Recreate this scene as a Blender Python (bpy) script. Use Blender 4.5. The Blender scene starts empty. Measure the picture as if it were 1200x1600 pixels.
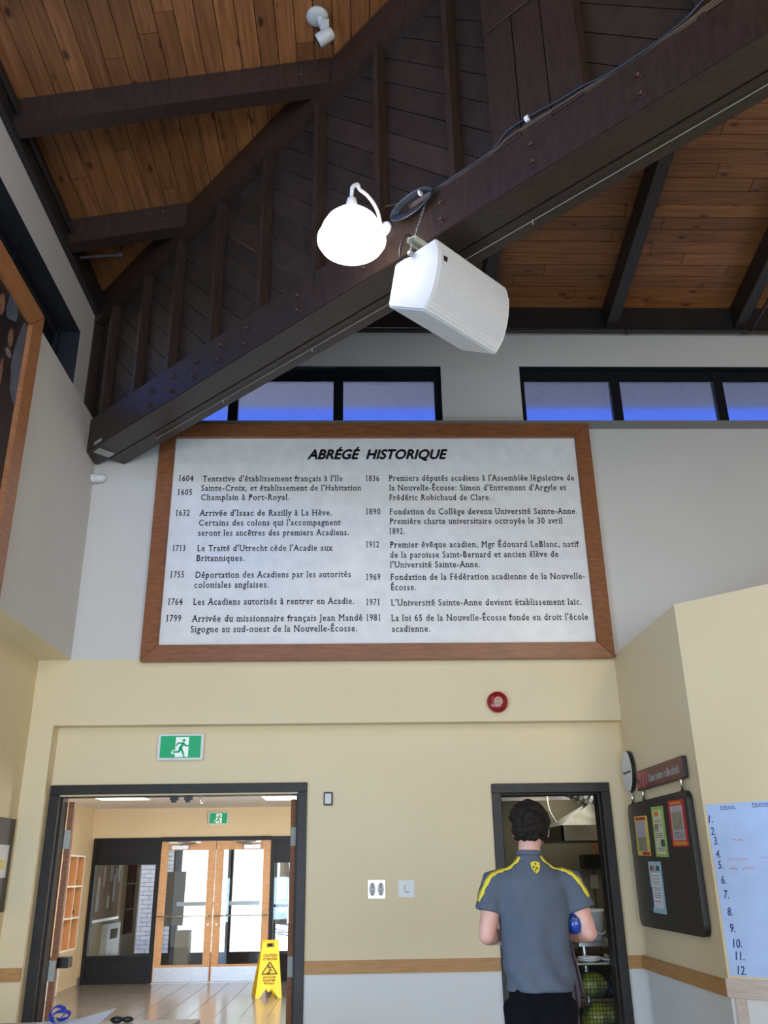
import bpy, bmesh, math, random
from mathutils import Vector, Matrix
from mathutils.bvhtree import BVHTree
random.seed(7)
S = bpy.context.scene
COL = S.collection
R2 = math.sqrt(2)

# ------------------------------------------------------------------ camera
cam_d = bpy.data.cameras.new('camera'); cam = bpy.data.objects.new('camera', cam_d); COL.objects.link(cam)
cam_d.sensor_fit = 'VERTICAL'; cam_d.sensor_height = 24.0; cam_d.lens = 1366.53 / 1600 * 24.0
cam_d.clip_start = 0.05; cam_d.clip_end = 300
_y, _p, _r = 0.0316, 0.3905, -0.0151
_f = Vector((math.sin(_y) * math.cos(_p), math.cos(_y) * math.cos(_p), math.sin(_p)))
_rt = Vector((math.cos(_y), -math.sin(_y), 0)); _up = _rt.cross(_f)
_a = _rt * math.cos(_r) + _up * math.sin(_r); _b = _up * math.cos(_r) - _rt * math.sin(_r)
cam.matrix_world = Matrix(((_a.x, _b.x, -_f.x, 0), (_a.y, _b.y, -_f.y, -7.7), (_a.z, _b.z, -_f.z, 1.5), (0, 0, 0, 1)))
S.camera = cam
# ------------------------------------------------------------------ sky
W = bpy.data.worlds.new('sky'); S.world = W; W.use_nodes = True
nt = W.node_tree; nt.nodes.clear()
tc = nt.nodes.new('ShaderNodeTexCoord'); sp = nt.nodes.new('ShaderNodeSeparateXYZ'); cr = nt.nodes.new('ShaderNodeValToRGB')
bg = nt.nodes.new('ShaderNodeBackground'); wo = nt.nodes.new('ShaderNodeOutputWorld')
nt.links.new(tc.outputs['Generated'], sp.inputs[0]); nt.links.new(sp.outputs['Z'], cr.inputs[0])
nt.links.new(cr.outputs[0], bg.inputs[0]); nt.links.new(bg.outputs[0], wo.inputs[0])
e = cr.color_ramp.elements
e[0].position = 0.0; e[0].color = (0.95, 0.97, 1.0, 1)
e[1].position = 1.0; e[1].color = (0.03, 0.07, 0.30, 1)
k = e.new(0.12); k.color = (0.80, 0.88, 1.0, 1)
k = e.new(0.40); k.color = (0.10, 0.17, 0.52, 1)
bg.inputs[1].default_value = 1.9
# ------------------------------------------------------------------ sun, daylight entering the hall through its windows, and an added fill
sun_d = bpy.data.lights.new('sun', 'SUN'); sun_d.energy = 24.0; sun_d.angle = 0.01; sun_d.color = (1.0, 0.95, 0.88)
sun = bpy.data.objects.new('sun', sun_d); COL.objects.link(sun)
sun.rotation_euler = Vector((0.28, -0.74, -0.61)).to_track_quat('-Z', 'Y').to_euler()
def area(name, loc, target, sx, sy, power, col):
    d = bpy.data.lights.new(name, 'AREA'); d.shape = 'RECTANGLE'; d.size = sx; d.size_y = sy; d.energy = power; d.color = col
    o = bpy.data.objects.new(name, d); COL.objects.link(o); o.location = loc
    o.rotation_euler = (Vector(target) - Vector(loc)).to_track_quat('-Z', 'Y').to_euler(); return o
area('daylight_low_windows', (1.5, -13.2, 1.5), (0.5, 0, 1.6), 7.5, 2.2, 480, (0.74, 0.87, 1.0))
area('blue_side_fill', (-2.7, -4.9, 0.85), (1.6, 0, 0.7), 3.0, 1.1, 200, (0.42, 0.66, 1.0))  # added fill that blues the low walls; the left wall has no window here
area('daylight_high_windows', (1.5, -13.2, 5.2), (1.5, 0, 3.4), 8.0, 1.4, 90, (1.0, 0.93, 0.84))
area('daylight_left_windows', (-2.62, -4.9, 6.0), (-0.4, -1.9, 5.7), 3.6, 0.5, 80, (0.26, 0.42, 1.0))
area('hall_lamps', (3.5, -8.5, 5.6), (0.0, 0, 3.2), 1.0, 1.0, 80, (1.0, 0.82, 0.58))
# ------------------------------------------------------------------ exposure
S.view_settings.view_transform = 'Standard'; S.view_settings.look = 'None'
S.view_settings.exposure = 0.0; S.view_settings.gamma = 1.0; S.view_settings.use_curve_mapping = False
S.cycles.max_bounces = 8; S.cycles.diffuse_bounces = 4; S.cycles.transparent_max_bounces = 12
S.cycles.caustics_reflective = False; S.cycles.caustics_refractive = False; S.cycles.sample_clamp_indirect = 4

# ================================================================== materials
def mat(name, col, rough=0.6, metal=0.0, col2=None, scale=8.0, bump=0.0, emit=None, estr=0.0, spec=0.5, stretch=None, rnd=0.0, bscale=None, detail=4):
    m = bpy.data.materials.new(name); m.use_nodes = True; n = m.node_tree; b = n.nodes['Principled BSDF']
    b.inputs['Roughness'].default_value = rough; b.inputs['Metallic'].default_value = metal
    b.inputs['Specular IOR Level'].default_value = spec
    c2 = col2 if col2 else tuple(x * 0.92 for x in col)
    t = n.nodes.new('ShaderNodeTexCoord'); mp = n.nodes.new('ShaderNodeMapping'); no = n.nodes.new('ShaderNodeTexNoise')
    n.links.new(t.outputs['Object'], mp.inputs[0]); n.links.new(mp.outputs[0], no.inputs[0])
    if stretch: mp.inputs['Scale'].default_value = stretch
    no.inputs['Scale'].default_value = scale; no.inputs['Detail'].default_value = detail
    mx = n.nodes.new('ShaderNodeMix'); mx.data_type = 'RGBA'
    mx.inputs[6].default_value = (*col, 1); mx.inputs[7].default_value = (*c2, 1)
    rp = n.nodes.new('ShaderNodeMapRange'); rp.inputs[1].default_value = 0.35; rp.inputs[2].default_value = 0.65
    n.links.new(no.outputs[0], rp.inputs[0]); n.links.new(rp.outputs[0], mx.inputs[0])
    out = mx.outputs[2]
    if rnd:
        oi = n.nodes.new('ShaderNodeObjectInfo'); hv = n.nodes.new('ShaderNodeHueSaturation'); mr = n.nodes.new('ShaderNodeMapRange')
        mr.inputs[3].default_value = 1 - rnd; mr.inputs[4].default_value = 1 + rnd
        n.links.new(oi.outputs['Random'], mr.inputs[0]); n.links.new(mr.outputs[0], hv.inputs['Value']); n.links.new(out, hv.inputs['Color']); out = hv.outputs[0]
    n.links.new(out, b.inputs['Base Color'])
    if bump:
        bp = n.nodes.new('ShaderNodeBump'); bp.inputs['Strength'].default_value = bump; bp.inputs['Distance'].default_value = 0.01
        if bscale:
            n2 = n.nodes.new('ShaderNodeTexNoise'); n2.inputs['Scale'].default_value = bscale; n.links.new(mp.outputs[0], n2.inputs[0]); n.links.new(n2.outputs[0], bp.inputs['Height'])
        else: n.links.new(no.outputs[0], bp.inputs['Height'])
        n.links.new(bp.outputs[0], b.inputs['Normal'])
    if emit: b.inputs['Emission Color'].default_value = (*emit, 1); b.inputs['Emission Strength'].default_value = estr
    return m

def pine(name, along):
    # knotty pine: grain streaks along the board, darker knots, each board its own tone
    m = bpy.data.materials.new(name); m.use_nodes = True; n = m.node_tree; b = n.nodes['Principled BSDF']; L = n.links.new
    b.inputs['Roughness'].default_value = 0.42
    t = n.nodes.new('ShaderNodeTexCoord'); oi = n.nodes.new('ShaderNodeObjectInfo'); ad = n.nodes.new('ShaderNodeVectorMath'); ad.operation = 'ADD'
    sc_ = n.nodes.new('ShaderNodeVectorMath'); sc_.operation = 'SCALE'; sc_.inputs[0].default_value = (13, 17, 5)
    L(oi.outputs['Random'], sc_.inputs['Scale']); L(t.outputs['Object'], ad.inputs[0]); L(sc_.outputs[0], ad.inputs[1])
    mp = n.nodes.new('ShaderNodeMapping'); L(ad.outputs[0], mp.inputs[0])
    mp.inputs['Scale'].default_value = (1.2, 26, 26) if along == 'x' else (26, 1.2, 26)
    g = n.nodes.new('ShaderNodeTexNoise'); g.inputs['Scale'].default_value = 1.6; g.inputs['Detail'].default_value = 5; L(mp.outputs[0], g.inputs[0])
    r = n.nodes.new('ShaderNodeValToRGB'); L(g.outputs[0], r.inputs[0])
    r.color_ramp.elements[0].position = 0.3; r.color_ramp.elements[0].color = (0.17, 0.062, 0.020, 1)
    r.color_ramp.elements[1].position = 0.72; r.color_ramp.elements[1].color = (0.34, 0.140, 0.046, 1)
    mk = n.nodes.new('ShaderNodeMapping'); L(ad.outputs[0], mk.inputs[0]); mk.inputs['Scale'].default_value = (3.0, 6.5, 6.5) if along == 'x' else (6.5, 3.0, 6.5)
    v = n.nodes.new('ShaderNodeTexVoronoi'); v.inputs['Scale'].default_value = 1.0; L(mk.outputs[0], v.inputs['Vector'])
    kr = n.nodes.new('ShaderNodeMapRange'); kr.inputs[1].default_value = 0.07; kr.inputs[2].default_value = 0.19; L(v.outputs['Distance'], kr.inputs[0])
    mx = n.nodes.new('ShaderNodeMix'); mx.data_type = 'RGBA'; mx.inputs[6].default_value = (0.07, 0.02, 0.006, 1); L(r.outputs[0], mx.inputs[7]); L(kr.outputs[0], mx.inputs[0])
    hv = n.nodes.new('ShaderNodeHueSaturation'); mr = n.nodes.new('ShaderNodeMapRange'); mr.inputs[3].default_value = 0.72; mr.inputs[4].default_value = 1.2
    L(oi.outputs['Random'], mr.inputs[0]); L(mr.outputs[0], hv.inputs['Value']); L(mx.outputs[2], hv.inputs['Color']); L(hv.outputs[0], b.inputs['Base Color'])
    bp = n.nodes.new('ShaderNodeBump'); bp.inputs['Strength'].default_value = 0.25; bp.inputs['Distance'].default_value = 0.004; L(g.outputs[0], bp.inputs['Height']); L(bp.outputs[0], b.inputs['Normal'])
    return m

def glass_mat(name, tint, refl=0.10, alpha_tint=None, rough=0.0):
    m = bpy.data.materials.new(name); m.use_nodes = True; n = m.node_tree; n.nodes.clear()
    o = n.nodes.new('ShaderNodeOutputMaterial'); tr = n.nodes.new('ShaderNodeBsdfTransparent'); gl = n.nodes.new('ShaderNodeBsdfGlossy')
    lw = n.nodes.new('ShaderNodeFresnel'); lw.inputs[0].default_value = 1.5; mx = n.nodes.new('ShaderNodeMixShader')
    tr.inputs[0].default_value = (*tint, 1); gl.inputs['Roughness'].default_value = rough
    n.links.new(lw.outputs[0], mx.inputs[0]); n.links.new(tr.outputs[0], mx.inputs[1]); n.links.new(gl.outputs[0], mx.inputs[2]); n.links.new(mx.outputs[0], o.inputs[0])
    return m
def frosted_mat(name):
    m = bpy.data.materials.new(name); m.use_nodes = True; n = m.node_tree; n.nodes.clear(); L = n.links.new
    o = n.nodes.new('ShaderNodeOutputMaterial'); rf = n.nodes.new('ShaderNodeBsdfRefraction'); rf.inputs['IOR'].default_value = 1.03; rf.inputs['Roughness'].default_value = 0.95; rf.inputs['Color'].default_value = (0.72, 0.80, 1.0, 1)
    tl = n.nodes.new('ShaderNodeBsdfTranslucent'); tl.inputs[0].default_value = (0.09, 0.12, 0.34, 1)
    t = n.nodes.new('ShaderNodeTexCoord'); no = n.nodes.new('ShaderNodeTexNoise'); no.inputs['Scale'].default_value = 26; no.inputs['Detail'].default_value = 6; L(t.outputs['Object'], no.inputs[0])
    no2 = n.nodes.new('ShaderNodeTexNoise'); no2.inputs['Scale'].default_value = 2.2; L(t.outputs['Object'], no2.inputs[0])
    ml = n.nodes.new('ShaderNodeMath'); ml.operation = 'MULTIPLY'; L(no.outputs[0], ml.inputs[0]); L(no2.outputs[0], ml.inputs[1])
    mr = n.nodes.new('ShaderNodeMapRange'); mr.inputs[1].default_value = 0.26; mr.inputs[2].default_value = 0.42; mr.inputs[3].default_value = 0.05; mr.inputs[4].default_value = 0.16; L(ml.outputs[0], mr.inputs[0])
    mx = n.nodes.new('ShaderNodeMixShader'); L(mr.outputs[0], mx.inputs[0]); L(rf.outputs[0], mx.inputs[1]); L(tl.outputs[0], mx.inputs[2]); L(mx.outputs[0], o.inputs[0])
    return m

def wall_paint(name, up, low=None, zsplit=0.75):
    m = mat(name, up, 0.55, col2=tuple(x * 0.97 for x in up), scale=1.2, bump=0.10, bscale=160, spec=0.35)
    if low:
        n = m.node_tree; b = n.nodes['Principled BSDF']; src = b.inputs['Base Color'].links[0].from_socket
        g = n.nodes.new('ShaderNodeNewGeometry'); s = n.nodes.new('ShaderNodeSeparateXYZ'); c = n.nodes.new('ShaderNodeMath'); c.operation = 'LESS_THAN'; c.inputs[1].default_value = zsplit
        n.links.new(g.outputs['Position'], s.inputs[0]); n.links.new(s.outputs['Z'], c.inputs[0])
        x = n.nodes.new('ShaderNodeMix'); x.data_type = 'RGBA'; n.links.new(c.outputs[0], x.inputs[0]); n.links.new(src, x.inputs[6]); x.inputs[7].default_value = (*low, 1)
        n.links.new(x.outputs[2], b.inputs['Base Color'])
    return m

CREAM = (0.80, 0.665, 0.42)
M = {}
M['cream'] = wall_paint('cream_wall_paint', CREAM, (0.74, 0.74, 0.71))
M['cream_plain'] = wall_paint('cream_vestibule_paint', (0.78, 0.63, 0.40)); M['cream_full'] = wall_paint('cream_wall_paint_full', CREAM)
M['white'] = wall_paint('white_wall_paint', (0.67, 0.64, 0.59))
M['greytrim'] = mat('grey_trim_paint', (0.25, 0.235, 0.215), 0.5)
M['brown'] = mat('dark_brown_stained_timber', (0.036, 0.020, 0.0135), 0.40, col2=(0.024, 0.0135, 0.0095), scale=5, bump=0.35, stretch=(6, 6, 1.5))
M['brownb'] = mat('dark_brown_boards', (0.036, 0.022, 0.015), 0.45, col2=(0.026, 0.016, 0.011), scale=7, bump=0.3, rnd=0.18)
M['nearblack'] = mat('near_black_timber', (0.022, 0.017, 0.015), 0.5, bump=0.2, scale=10)
M['bolt'] = mat('rusty_bolt_steel', (0.11, 0.055, 0.04), 0.45, 0.5, col2=(0.05, 0.03, 0.03), scale=40)
M['pinex'] = pine('knotty_pine_x', 'x'); M['piney'] = pine('knotty_pine_y', 'y')
M['deck'] = mat('roof_deck_dark', (0.03, 0.015, 0.008), 0.9)
M['oak'] = mat('orange_oak_frame', (0.42, 0.185, 0.075), 0.38, col2=(0.33, 0.13, 0.05), scale=4, bump=0.1, stretch=(2, 2, 14))
M['oakh'] = mat('orange_oak_rail', (0.42, 0.185, 0.075), 0.38, col2=(0.33, 0.13, 0.05), scale=4, bump=0.1, stretch=(2, 14, 14))
M['darkoak'] = mat('brown_oak_frame', (0.30, 0.115, 0.045), 0.5, spec=0.25, col2=(0.22, 0.08, 0.03), scale=4, bump=0.1, stretch=(3, 3, 12))
M['darkoakh'] = mat('brown_oak_frame_rail', (0.30, 0.115, 0.045), 0.35, col2=(0.22, 0.08, 0.03), scale=4, bump=0.1, stretch=(2, 12, 12))
M['rail'] = mat('golden_dado_rail', (0.54, 0.29, 0.11), 0.45, spec=0.3, col2=(0.45, 0.23, 0.08), scale=4, bump=0.08, stretch=(1.5, 1.5, 14))
M['palerail'] = mat('whitewashed_rail', (0.66, 0.55, 0.47), 0.5, col2=(0.58, 0.46, 0.38), scale=5, stretch=(1.5, 1.5, 12))
M['panel'] = mat('board_white_laminate', (0.86, 0.855, 0.83), 0.28, spec=0.4)
M['ink'] = mat('black_lettering', (0.012, 0.012, 0.014), 0.5)
M['frame'] = mat('black_window_metal', (0.010, 0.011, 0.014), 0.42, spec=0.3)
M['jamb'] = mat('black_painted_steel_scuffed', (0.020, 0.018, 0.017), 0.42, col2=(0.030, 0.026, 0.022), scale=14, bump=0.15, spec=0.3)
M['frost'] = frosted_mat('dusty_frosted_glass')
M['glass'] = glass_mat('clear_door_glass', (0.93, 0.96, 0.96))
M['lightoak'] = mat('light_oak_entrance_door', (0.72, 0.40, 0.18), 0.4, col2=(0.62, 0.33, 0.14), scale=4, bump=0.05, stretch=(3, 3, 10))
M['hinge'] = mat('dull_hinge_steel', (0.40, 0.41, 0.36), 0.6, 0.1)
M['thinwire'] = mat('tan_wire', (0.30, 0.27, 0.24), 0.6)
M['reveal'] = mat('glossy_dark_reveal', (0.02, 0.022, 0.028), 0.25, spec=0.9)
M['steel'] = mat('brushed_steel', (0.62, 0.62, 0.62), 0.32, 1.0, col2=(0.5, 0.5, 0.5), scale=20, stretch=(1, 1, 12))
M['dullsteel'] = mat('dull_hood_steel', (0.24, 0.24, 0.21), 0.45, 1.0, col2=(0.17, 0.17, 0.15), scale=8)
M['whitepl'] = mat('white_enamel', (0.80, 0.80, 0.79), 0.35)
M['speaker'] = mat('warm_white_speaker_plastic', (0.70, 0.71, 0.71), 0.42, bump=0.05, bscale=200)
M['camgrey'] = mat('camera_pale_grey', (0.50, 0.51, 0.46), 0.5)
M['grille'] = mat('white_perforated_grille', (0.66, 0.67, 0.70), 0.6, bump=0.4, bscale=260, col2=(0.56, 0.57, 0.6), scale=240, detail=0)
M['lampglow'] = mat('glowing_opal_shade', (0.9, 0.9, 0.9), 0.3, emit=(1.0, 0.96, 0.95), estr=9.0)
M['red'] = mat('glossy_red_bell', (0.32, 0.008, 0.012), 0.22, spec=0.6)
M['green'] = mat('exit_sign_green', (0.0, 0.30, 0.12), 0.4, emit=(0.0, 0.32, 0.12), estr=0.35)
M['signwhite'] = mat('exit_sign_white', (0.8, 0.85, 0.82), 0.4, emit=(0.8, 0.9, 0.85), estr=0.25)
M['paper'] = mat('white_paper', (0.78, 0.78, 0.76), 0.7)
M['black'] = mat('black_plastic', (0.012, 0.012, 0.012), 0.4)
M['cable'] = mat('blue_black_cable', (0.02, 0.028, 0.045), 0.4)
M['cable2'] = mat('brown_cable', (0.10, 0.065, 0.04), 0.5)
M['chrome'] = mat('chrome', (0.75, 0.75, 0.75), 0.15, 1.0)
M['yellow'] = mat('yellow_sign_plastic', (0.85, 0.55, 0.01), 0.4)
M['tile'] = mat('beige_floor_tile', (0.25, 0.22, 0.20), 0.18, col2=(0.21, 0.19, 0.17), scale=9, rnd=0.06, spec=0.6)
M['grout'] = mat('dark_grout', (0.14, 0.12, 0.10), 0.8)
M['ceil'] = mat('vestibule_ceiling_white', (0.90, 0.90, 0.90), 0.7)
M['lightpanel'] = mat('lit_ceiling_panel', (0.9, 0.9, 0.85), 0.5, emit=(1.0, 0.97, 0.86), estr=5.0)
M['base'] = mat('grey_vinyl_base', (0.22, 0.20, 0.19), 0.5)
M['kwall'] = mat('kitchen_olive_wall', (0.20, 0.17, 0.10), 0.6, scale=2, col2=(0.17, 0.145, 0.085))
M['skin'] = mat('skin', (0.66, 0.37, 0.29), 0.5, col2=(0.60, 0.30, 0.23), scale=14)
M['hair'] = mat('dark_curly_hair', (0.009, 0.006, 0.005), 0.7, col2=(0.018, 0.011, 0.008), scale=70, bump=0.8, spec=0.2)
M['shirt'] = mat('heather_grey_shirt', (0.085, 0.100, 0.132), 0.9, spec=0.15, col2=(0.10, 0.118, 0.15), scale=5, bump=0.35, bscale=5, stretch=(1.4, 1.4, 1))
M['stripe'] = mat('yellow_shirt_trim', (0.72, 0.58, 0.04), 0.7)
M['trouser'] = mat('black_trousers', (0.004, 0.004, 0.006), 0.9, spec=0.1, col2=(0.007, 0.007, 0.01), scale=5, bump=0.4, bscale=8)
M['blue'] = mat('shiny_blue_vinyl', (0.01, 0.05, 0.28), 0.22, spec=0.7)
M['cloth'] = mat('dull_mauve_cloth', (0.13, 0.105, 0.13), 0.9)
M['brick'] = mat('pale_brick', (0.78, 0.77, 0.82), 0.8, col2=(0.70, 0.69, 0.75), scale=6, rnd=0.08)
M['concrete'] = mat('pale_concrete', (0.84, 0.83, 0.82), 0.9, scale=1)
M['cork'] = mat('tan_pinboard', (0.42, 0.28, 0.20), 0.85, scale=60)
M['greyposter'] = mat('grey_poster', (0.22, 0.21, 0.19), 0.8)
M['leaf'] = mat('tree_foliage', (0.14, 0.34, 0.05), 0.7, col2=(0.08, 0.22, 0.03), scale=3)
M['bark'] = mat('tree_bark', (0.12, 0.08, 0.05), 0.9)
M['bucket'] = mat('white_bucket_plastic', (0.72, 0.73, 0.70), 0.45)
M['wire'] = mat('dark_wire', (0.05, 0.05, 0.05), 0.4, 0.8)
M['foodyellow'] = mat('yellow_green_sack', (0.26, 0.28, 0.03), 0.3, col2=(0.05, 0.08, 0.06), scale=7)
M['foodblue'] = mat('clear_blue_plastic', (0.10, 0.16, 0.30), 0.25)
M['food'] = mat('shells_and_scraps', (0.45, 0.33, 0.24), 0.7, col2=(0.2, 0.12, 0.08), scale=50)
M['lanyard'] = mat('royal_blue_lanyard', (0.01, 0.04, 0.42), 0.5)
M['bluepaper'] = mat('pale_blue_paper', (0.78, 0.85, 1.0), 0.7)
M['darkboard'] = mat('charcoal_pinboard', (0.055, 0.05, 0.045), 0.32, col2=(0.045, 0.04, 0.036), scale=30, spec=0.6)
M['maroon'] = mat('maroon_sign', (0.13, 0.018, 0.022), 0.4)
M['pink'] = mat('sign_pink', (0.42, 0.10, 0.11), 0.5)
M['posred'] = mat('poster_red', (0.62, 0.03, 0.03), 0.5)
M['posorange'] = mat('poster_orange', (0.75, 0.30, 0.05), 0.5)
M['posyellow'] = mat('poster_yellow', (0.78, 0.62, 0.12), 0.5)
M['posgreen'] = mat('poster_lime', (0.36, 0.55, 0.12), 0.5)
M['poslilac'] = mat('poster_lilac', (0.52, 0.46, 0.52), 0.6, col2=(0.44, 0.38, 0.44), scale=30)
M['posmap'] = mat('poster_map_green', (0.22, 0.26, 0.12), 0.6, col2=(0.38, 0.30, 0.24), scale=40)
M['poscream'] = mat('poster_cream', (0.70, 0.68, 0.45), 0.6)
M['poscyan'] = mat('poster_pale_cyan', (0.40, 0.60, 0.70), 0.6)
M['posdark'] = mat('poster_dark_green', (0.04, 0.12, 0.10), 0.6)
M['sheet'] = mat('pale_blue_sheet', (0.50, 0.67, 1.0), 0.45)
M['marker'] = mat('blue_marker_ink', (0.05, 0.06, 0.22), 0.6)
M['redink'] = mat('faded_red_ink', (0.72, 0.25, 0.28), 0.6)
M['canvas'] = mat('dark_oil_canvas', (0.010, 0.009, 0.010), 0.45, col2=(0.028, 0.02, 0.018), scale=3.5)
M['pskin'] = mat('painted_flesh', (0.28, 0.15, 0.09), 0.5, col2=(0.14, 0.06, 0.035), scale=20)
M['psky'] = mat('painted_grey_blue', (0.12, 0.13, 0.17), 0.5, col2=(0.07, 0.08, 0.11), scale=6)
M['pbrown'] = mat('painted_brown', (0.05, 0.025, 0.015), 0.5, col2=(0.02, 0.012, 0.01), scale=9)
M['pwhite'] = mat('painted_white', (0.20, 0.18, 0.17), 0.5)
M['table'] = mat('pale_grey_tabletop', (0.50, 0.50, 0.47), 0.4)
M['lobbyfloor'] = mat('grey_entry_mat', (0.14, 0.13, 0.13), 0.8)
M['hallfloor'] = mat('hall_floor_vinyl', (0.42, 0.37, 0.30), 0.35)

# ================================================================== helpers
def bm_(): return bmesh.new()
def box(bm, x0, x1, y0, y1, z0, z1, T=None):
    vs = [Vector((x, y, z)) for x in (x0, x1) for y in (y0, y1) for z in (z0, z1)]
    if T: vs = [T(v) for v in vs]
    v = [bm.verts.new(q) for q in vs]
    for f in ((0, 1, 3, 2), (4, 6, 7, 5), (0, 4, 5, 1), (2, 3, 7, 6), (0, 2, 6, 4), (1, 5, 7, 3)): bm.faces.new([v[i] for i in f])
def prism(bm, pts, vec):
    a = [bm.verts.new(Vector(p)) for p in pts]; b = [bm.verts.new(Vector(p) + Vector(vec)) for p in pts]
    n = len(pts); bm.faces.new(a); bm.faces.new(b[::-1])
    for i in range(n): bm.faces.new((a[i], b[i], b[(i + 1) % n], a[(i + 1) % n]))
def tube(bm, pts, rad, seg=8, cap=True):
    pts = [Vector(p) for p in pts]; n = len(pts)
    if not hasattr(rad, '__len__'): rad = [rad] * n
    t0 = (pts[1] - pts[0]).normalized(); ref = Vector((0, 0, 1)) if abs(t0.z) < 0.9 else Vector((1, 0, 0)); u = t0.cross(ref).normalized(); rings = []
    for i in range(n):
        t = ((pts[min(i + 1, n - 1)] - pts[max(i - 1, 0)])).normalized()
        u = (u - t * u.dot(t)).normalized(); w = t.cross(u)
        rings.append([bm.verts.new(pts[i] + (u * math.cos(2 * math.pi * k / seg) + w * math.sin(2 * math.pi * k / seg)) * rad[i]) for k in range(seg)])
    for i in range(n - 1):
        for k in range(seg): bm.faces.new((rings[i][k], rings[i][(k + 1) % seg], rings[i + 1][(k + 1) % seg], rings[i + 1][k]))
    if cap: bm.faces.new(rings[0][::-1]); bm.faces.new(rings[-1])
def lathe(bm, prof, origin, axis=(0, 0, 1), seg=32):
    ax = Vector(axis).normalized(); ref = Vector((0, 0, 1)) if abs(ax.z) < 0.9 else Vector((1, 0, 0)); u = ax.cross(ref).normalized(); w = ax.cross(u); o = Vector(origin); rings = []
    for r, h in prof:
        rings.append([bm.verts.new(o + ax * h + (u * math.cos(2 * math.pi * k / seg) + w * math.sin(2 * math.pi * k / seg)) * max(r, 1e-4)) for k in range(seg)])
    for i in range(len(rings) - 1):
        for k in range(seg): bm.faces.new((rings[i][k], rings[i][(k + 1) % seg], rings[i + 1][(k + 1) % seg], rings[i + 1][k]))
    bm.faces.new(rings[0][::-1]); bm.faces.new(rings[-1])
def ball(bm, c, r, sub=2, sc=(1, 1, 1)):
    d = bmesh.ops.create_icosphere(bm, subdivisions=sub, radius=1.0)
    for v in d['verts']: v.co = Vector(c) + Vector((v.co.x * r * sc[0], v.co.y * r * sc[1], v.co.z * r * sc[2]))
def bevel(bm, w=0.004, seg=2):
    bmesh.ops.bevel(bm, geom=[x for x in bm.edges], offset=w, segments=seg, affect='EDGES', clamp_overlap=True)
def inv(p):
    if p is None: return None
    return Matrix.Translation(-Vector(p.get('_w', (0, 0, 0))))
def obj(name, bm, m, parent=None, smooth=False, label=None, cat=None, group=None, kind=None):
    bmesh.ops.recalc_face_normals(bm, faces=bm.faces[:])
    if smooth:
        for f in bm.faces: f.smooth = True
    if parent is None and kind != 'structure':     # give a one-mesh thing its origin at its base
        lo = [min(v.co[i] for v in bm.verts) for i in range(3)]; hi = [max(v.co[i] for v in bm.verts) for i in range(3)]
        o0 = Vector(((lo[0] + hi[0]) / 2, (lo[1] + hi[1]) / 2, lo[2])); bmesh.ops.translate(bm, verts=bm.verts[:], vec=-o0)
    else: o0 = None
    me = bpy.data.meshes.new(name); bm.to_mesh(me); bm.free()
    me.materials.append(m); o = bpy.data.objects.new(name, me); COL.objects.link(o)
    if o0 is not None: o.location = o0; o['_w'] = tuple(o0)
    if parent: attach(o, parent)
    if smooth == 'auto': pass
    return props(o, label, cat, group, kind)
def attach(o, parent):
    o.parent = parent
    if parent.get('_w') is not None: o.matrix_parent_inverse = Matrix.Translation(-Vector(parent['_w']))
def props(o, label=None, cat=None, group=None, kind=None):
    if label: o['label'] = label
    if cat: o['category'] = cat
    if group: o['group'] = group
    if kind: o['kind'] = kind
    return o
def thing(name, loc, label=None, cat=None, group=None, kind=None):
    o = bpy.data.objects.new(name, None); COL.objects.link(o); o.location = loc; o['_w'] = tuple(loc); o.empty_display_size = 0.1
    return props(o, label, cat, group, kind)
def B(name, dims, m, parent=None, bev=0.0, **kw):
    b = bm_(); box(b, *dims)
    if bev: bevel(b, bev)
    return obj(name, b, m, parent, **kw)
def clip(poly, a, b, c):      # keep a*x+b*y<=c
    out = []
    for i in range(len(poly)):
        p, q = poly[i], poly[(i + 1) % len(poly)]; dp = a * p[0] + b * p[1] - c; dq = a * q[0] + b * q[1] - c
        if dp <= 0: out.append(p)
        if dp * dq < 0:
            t = dp / (dp - dq); out.append((p[0] + (q[0] - p[0]) * t, p[1] + (q[1] - p[1]) * t))
    return out

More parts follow.
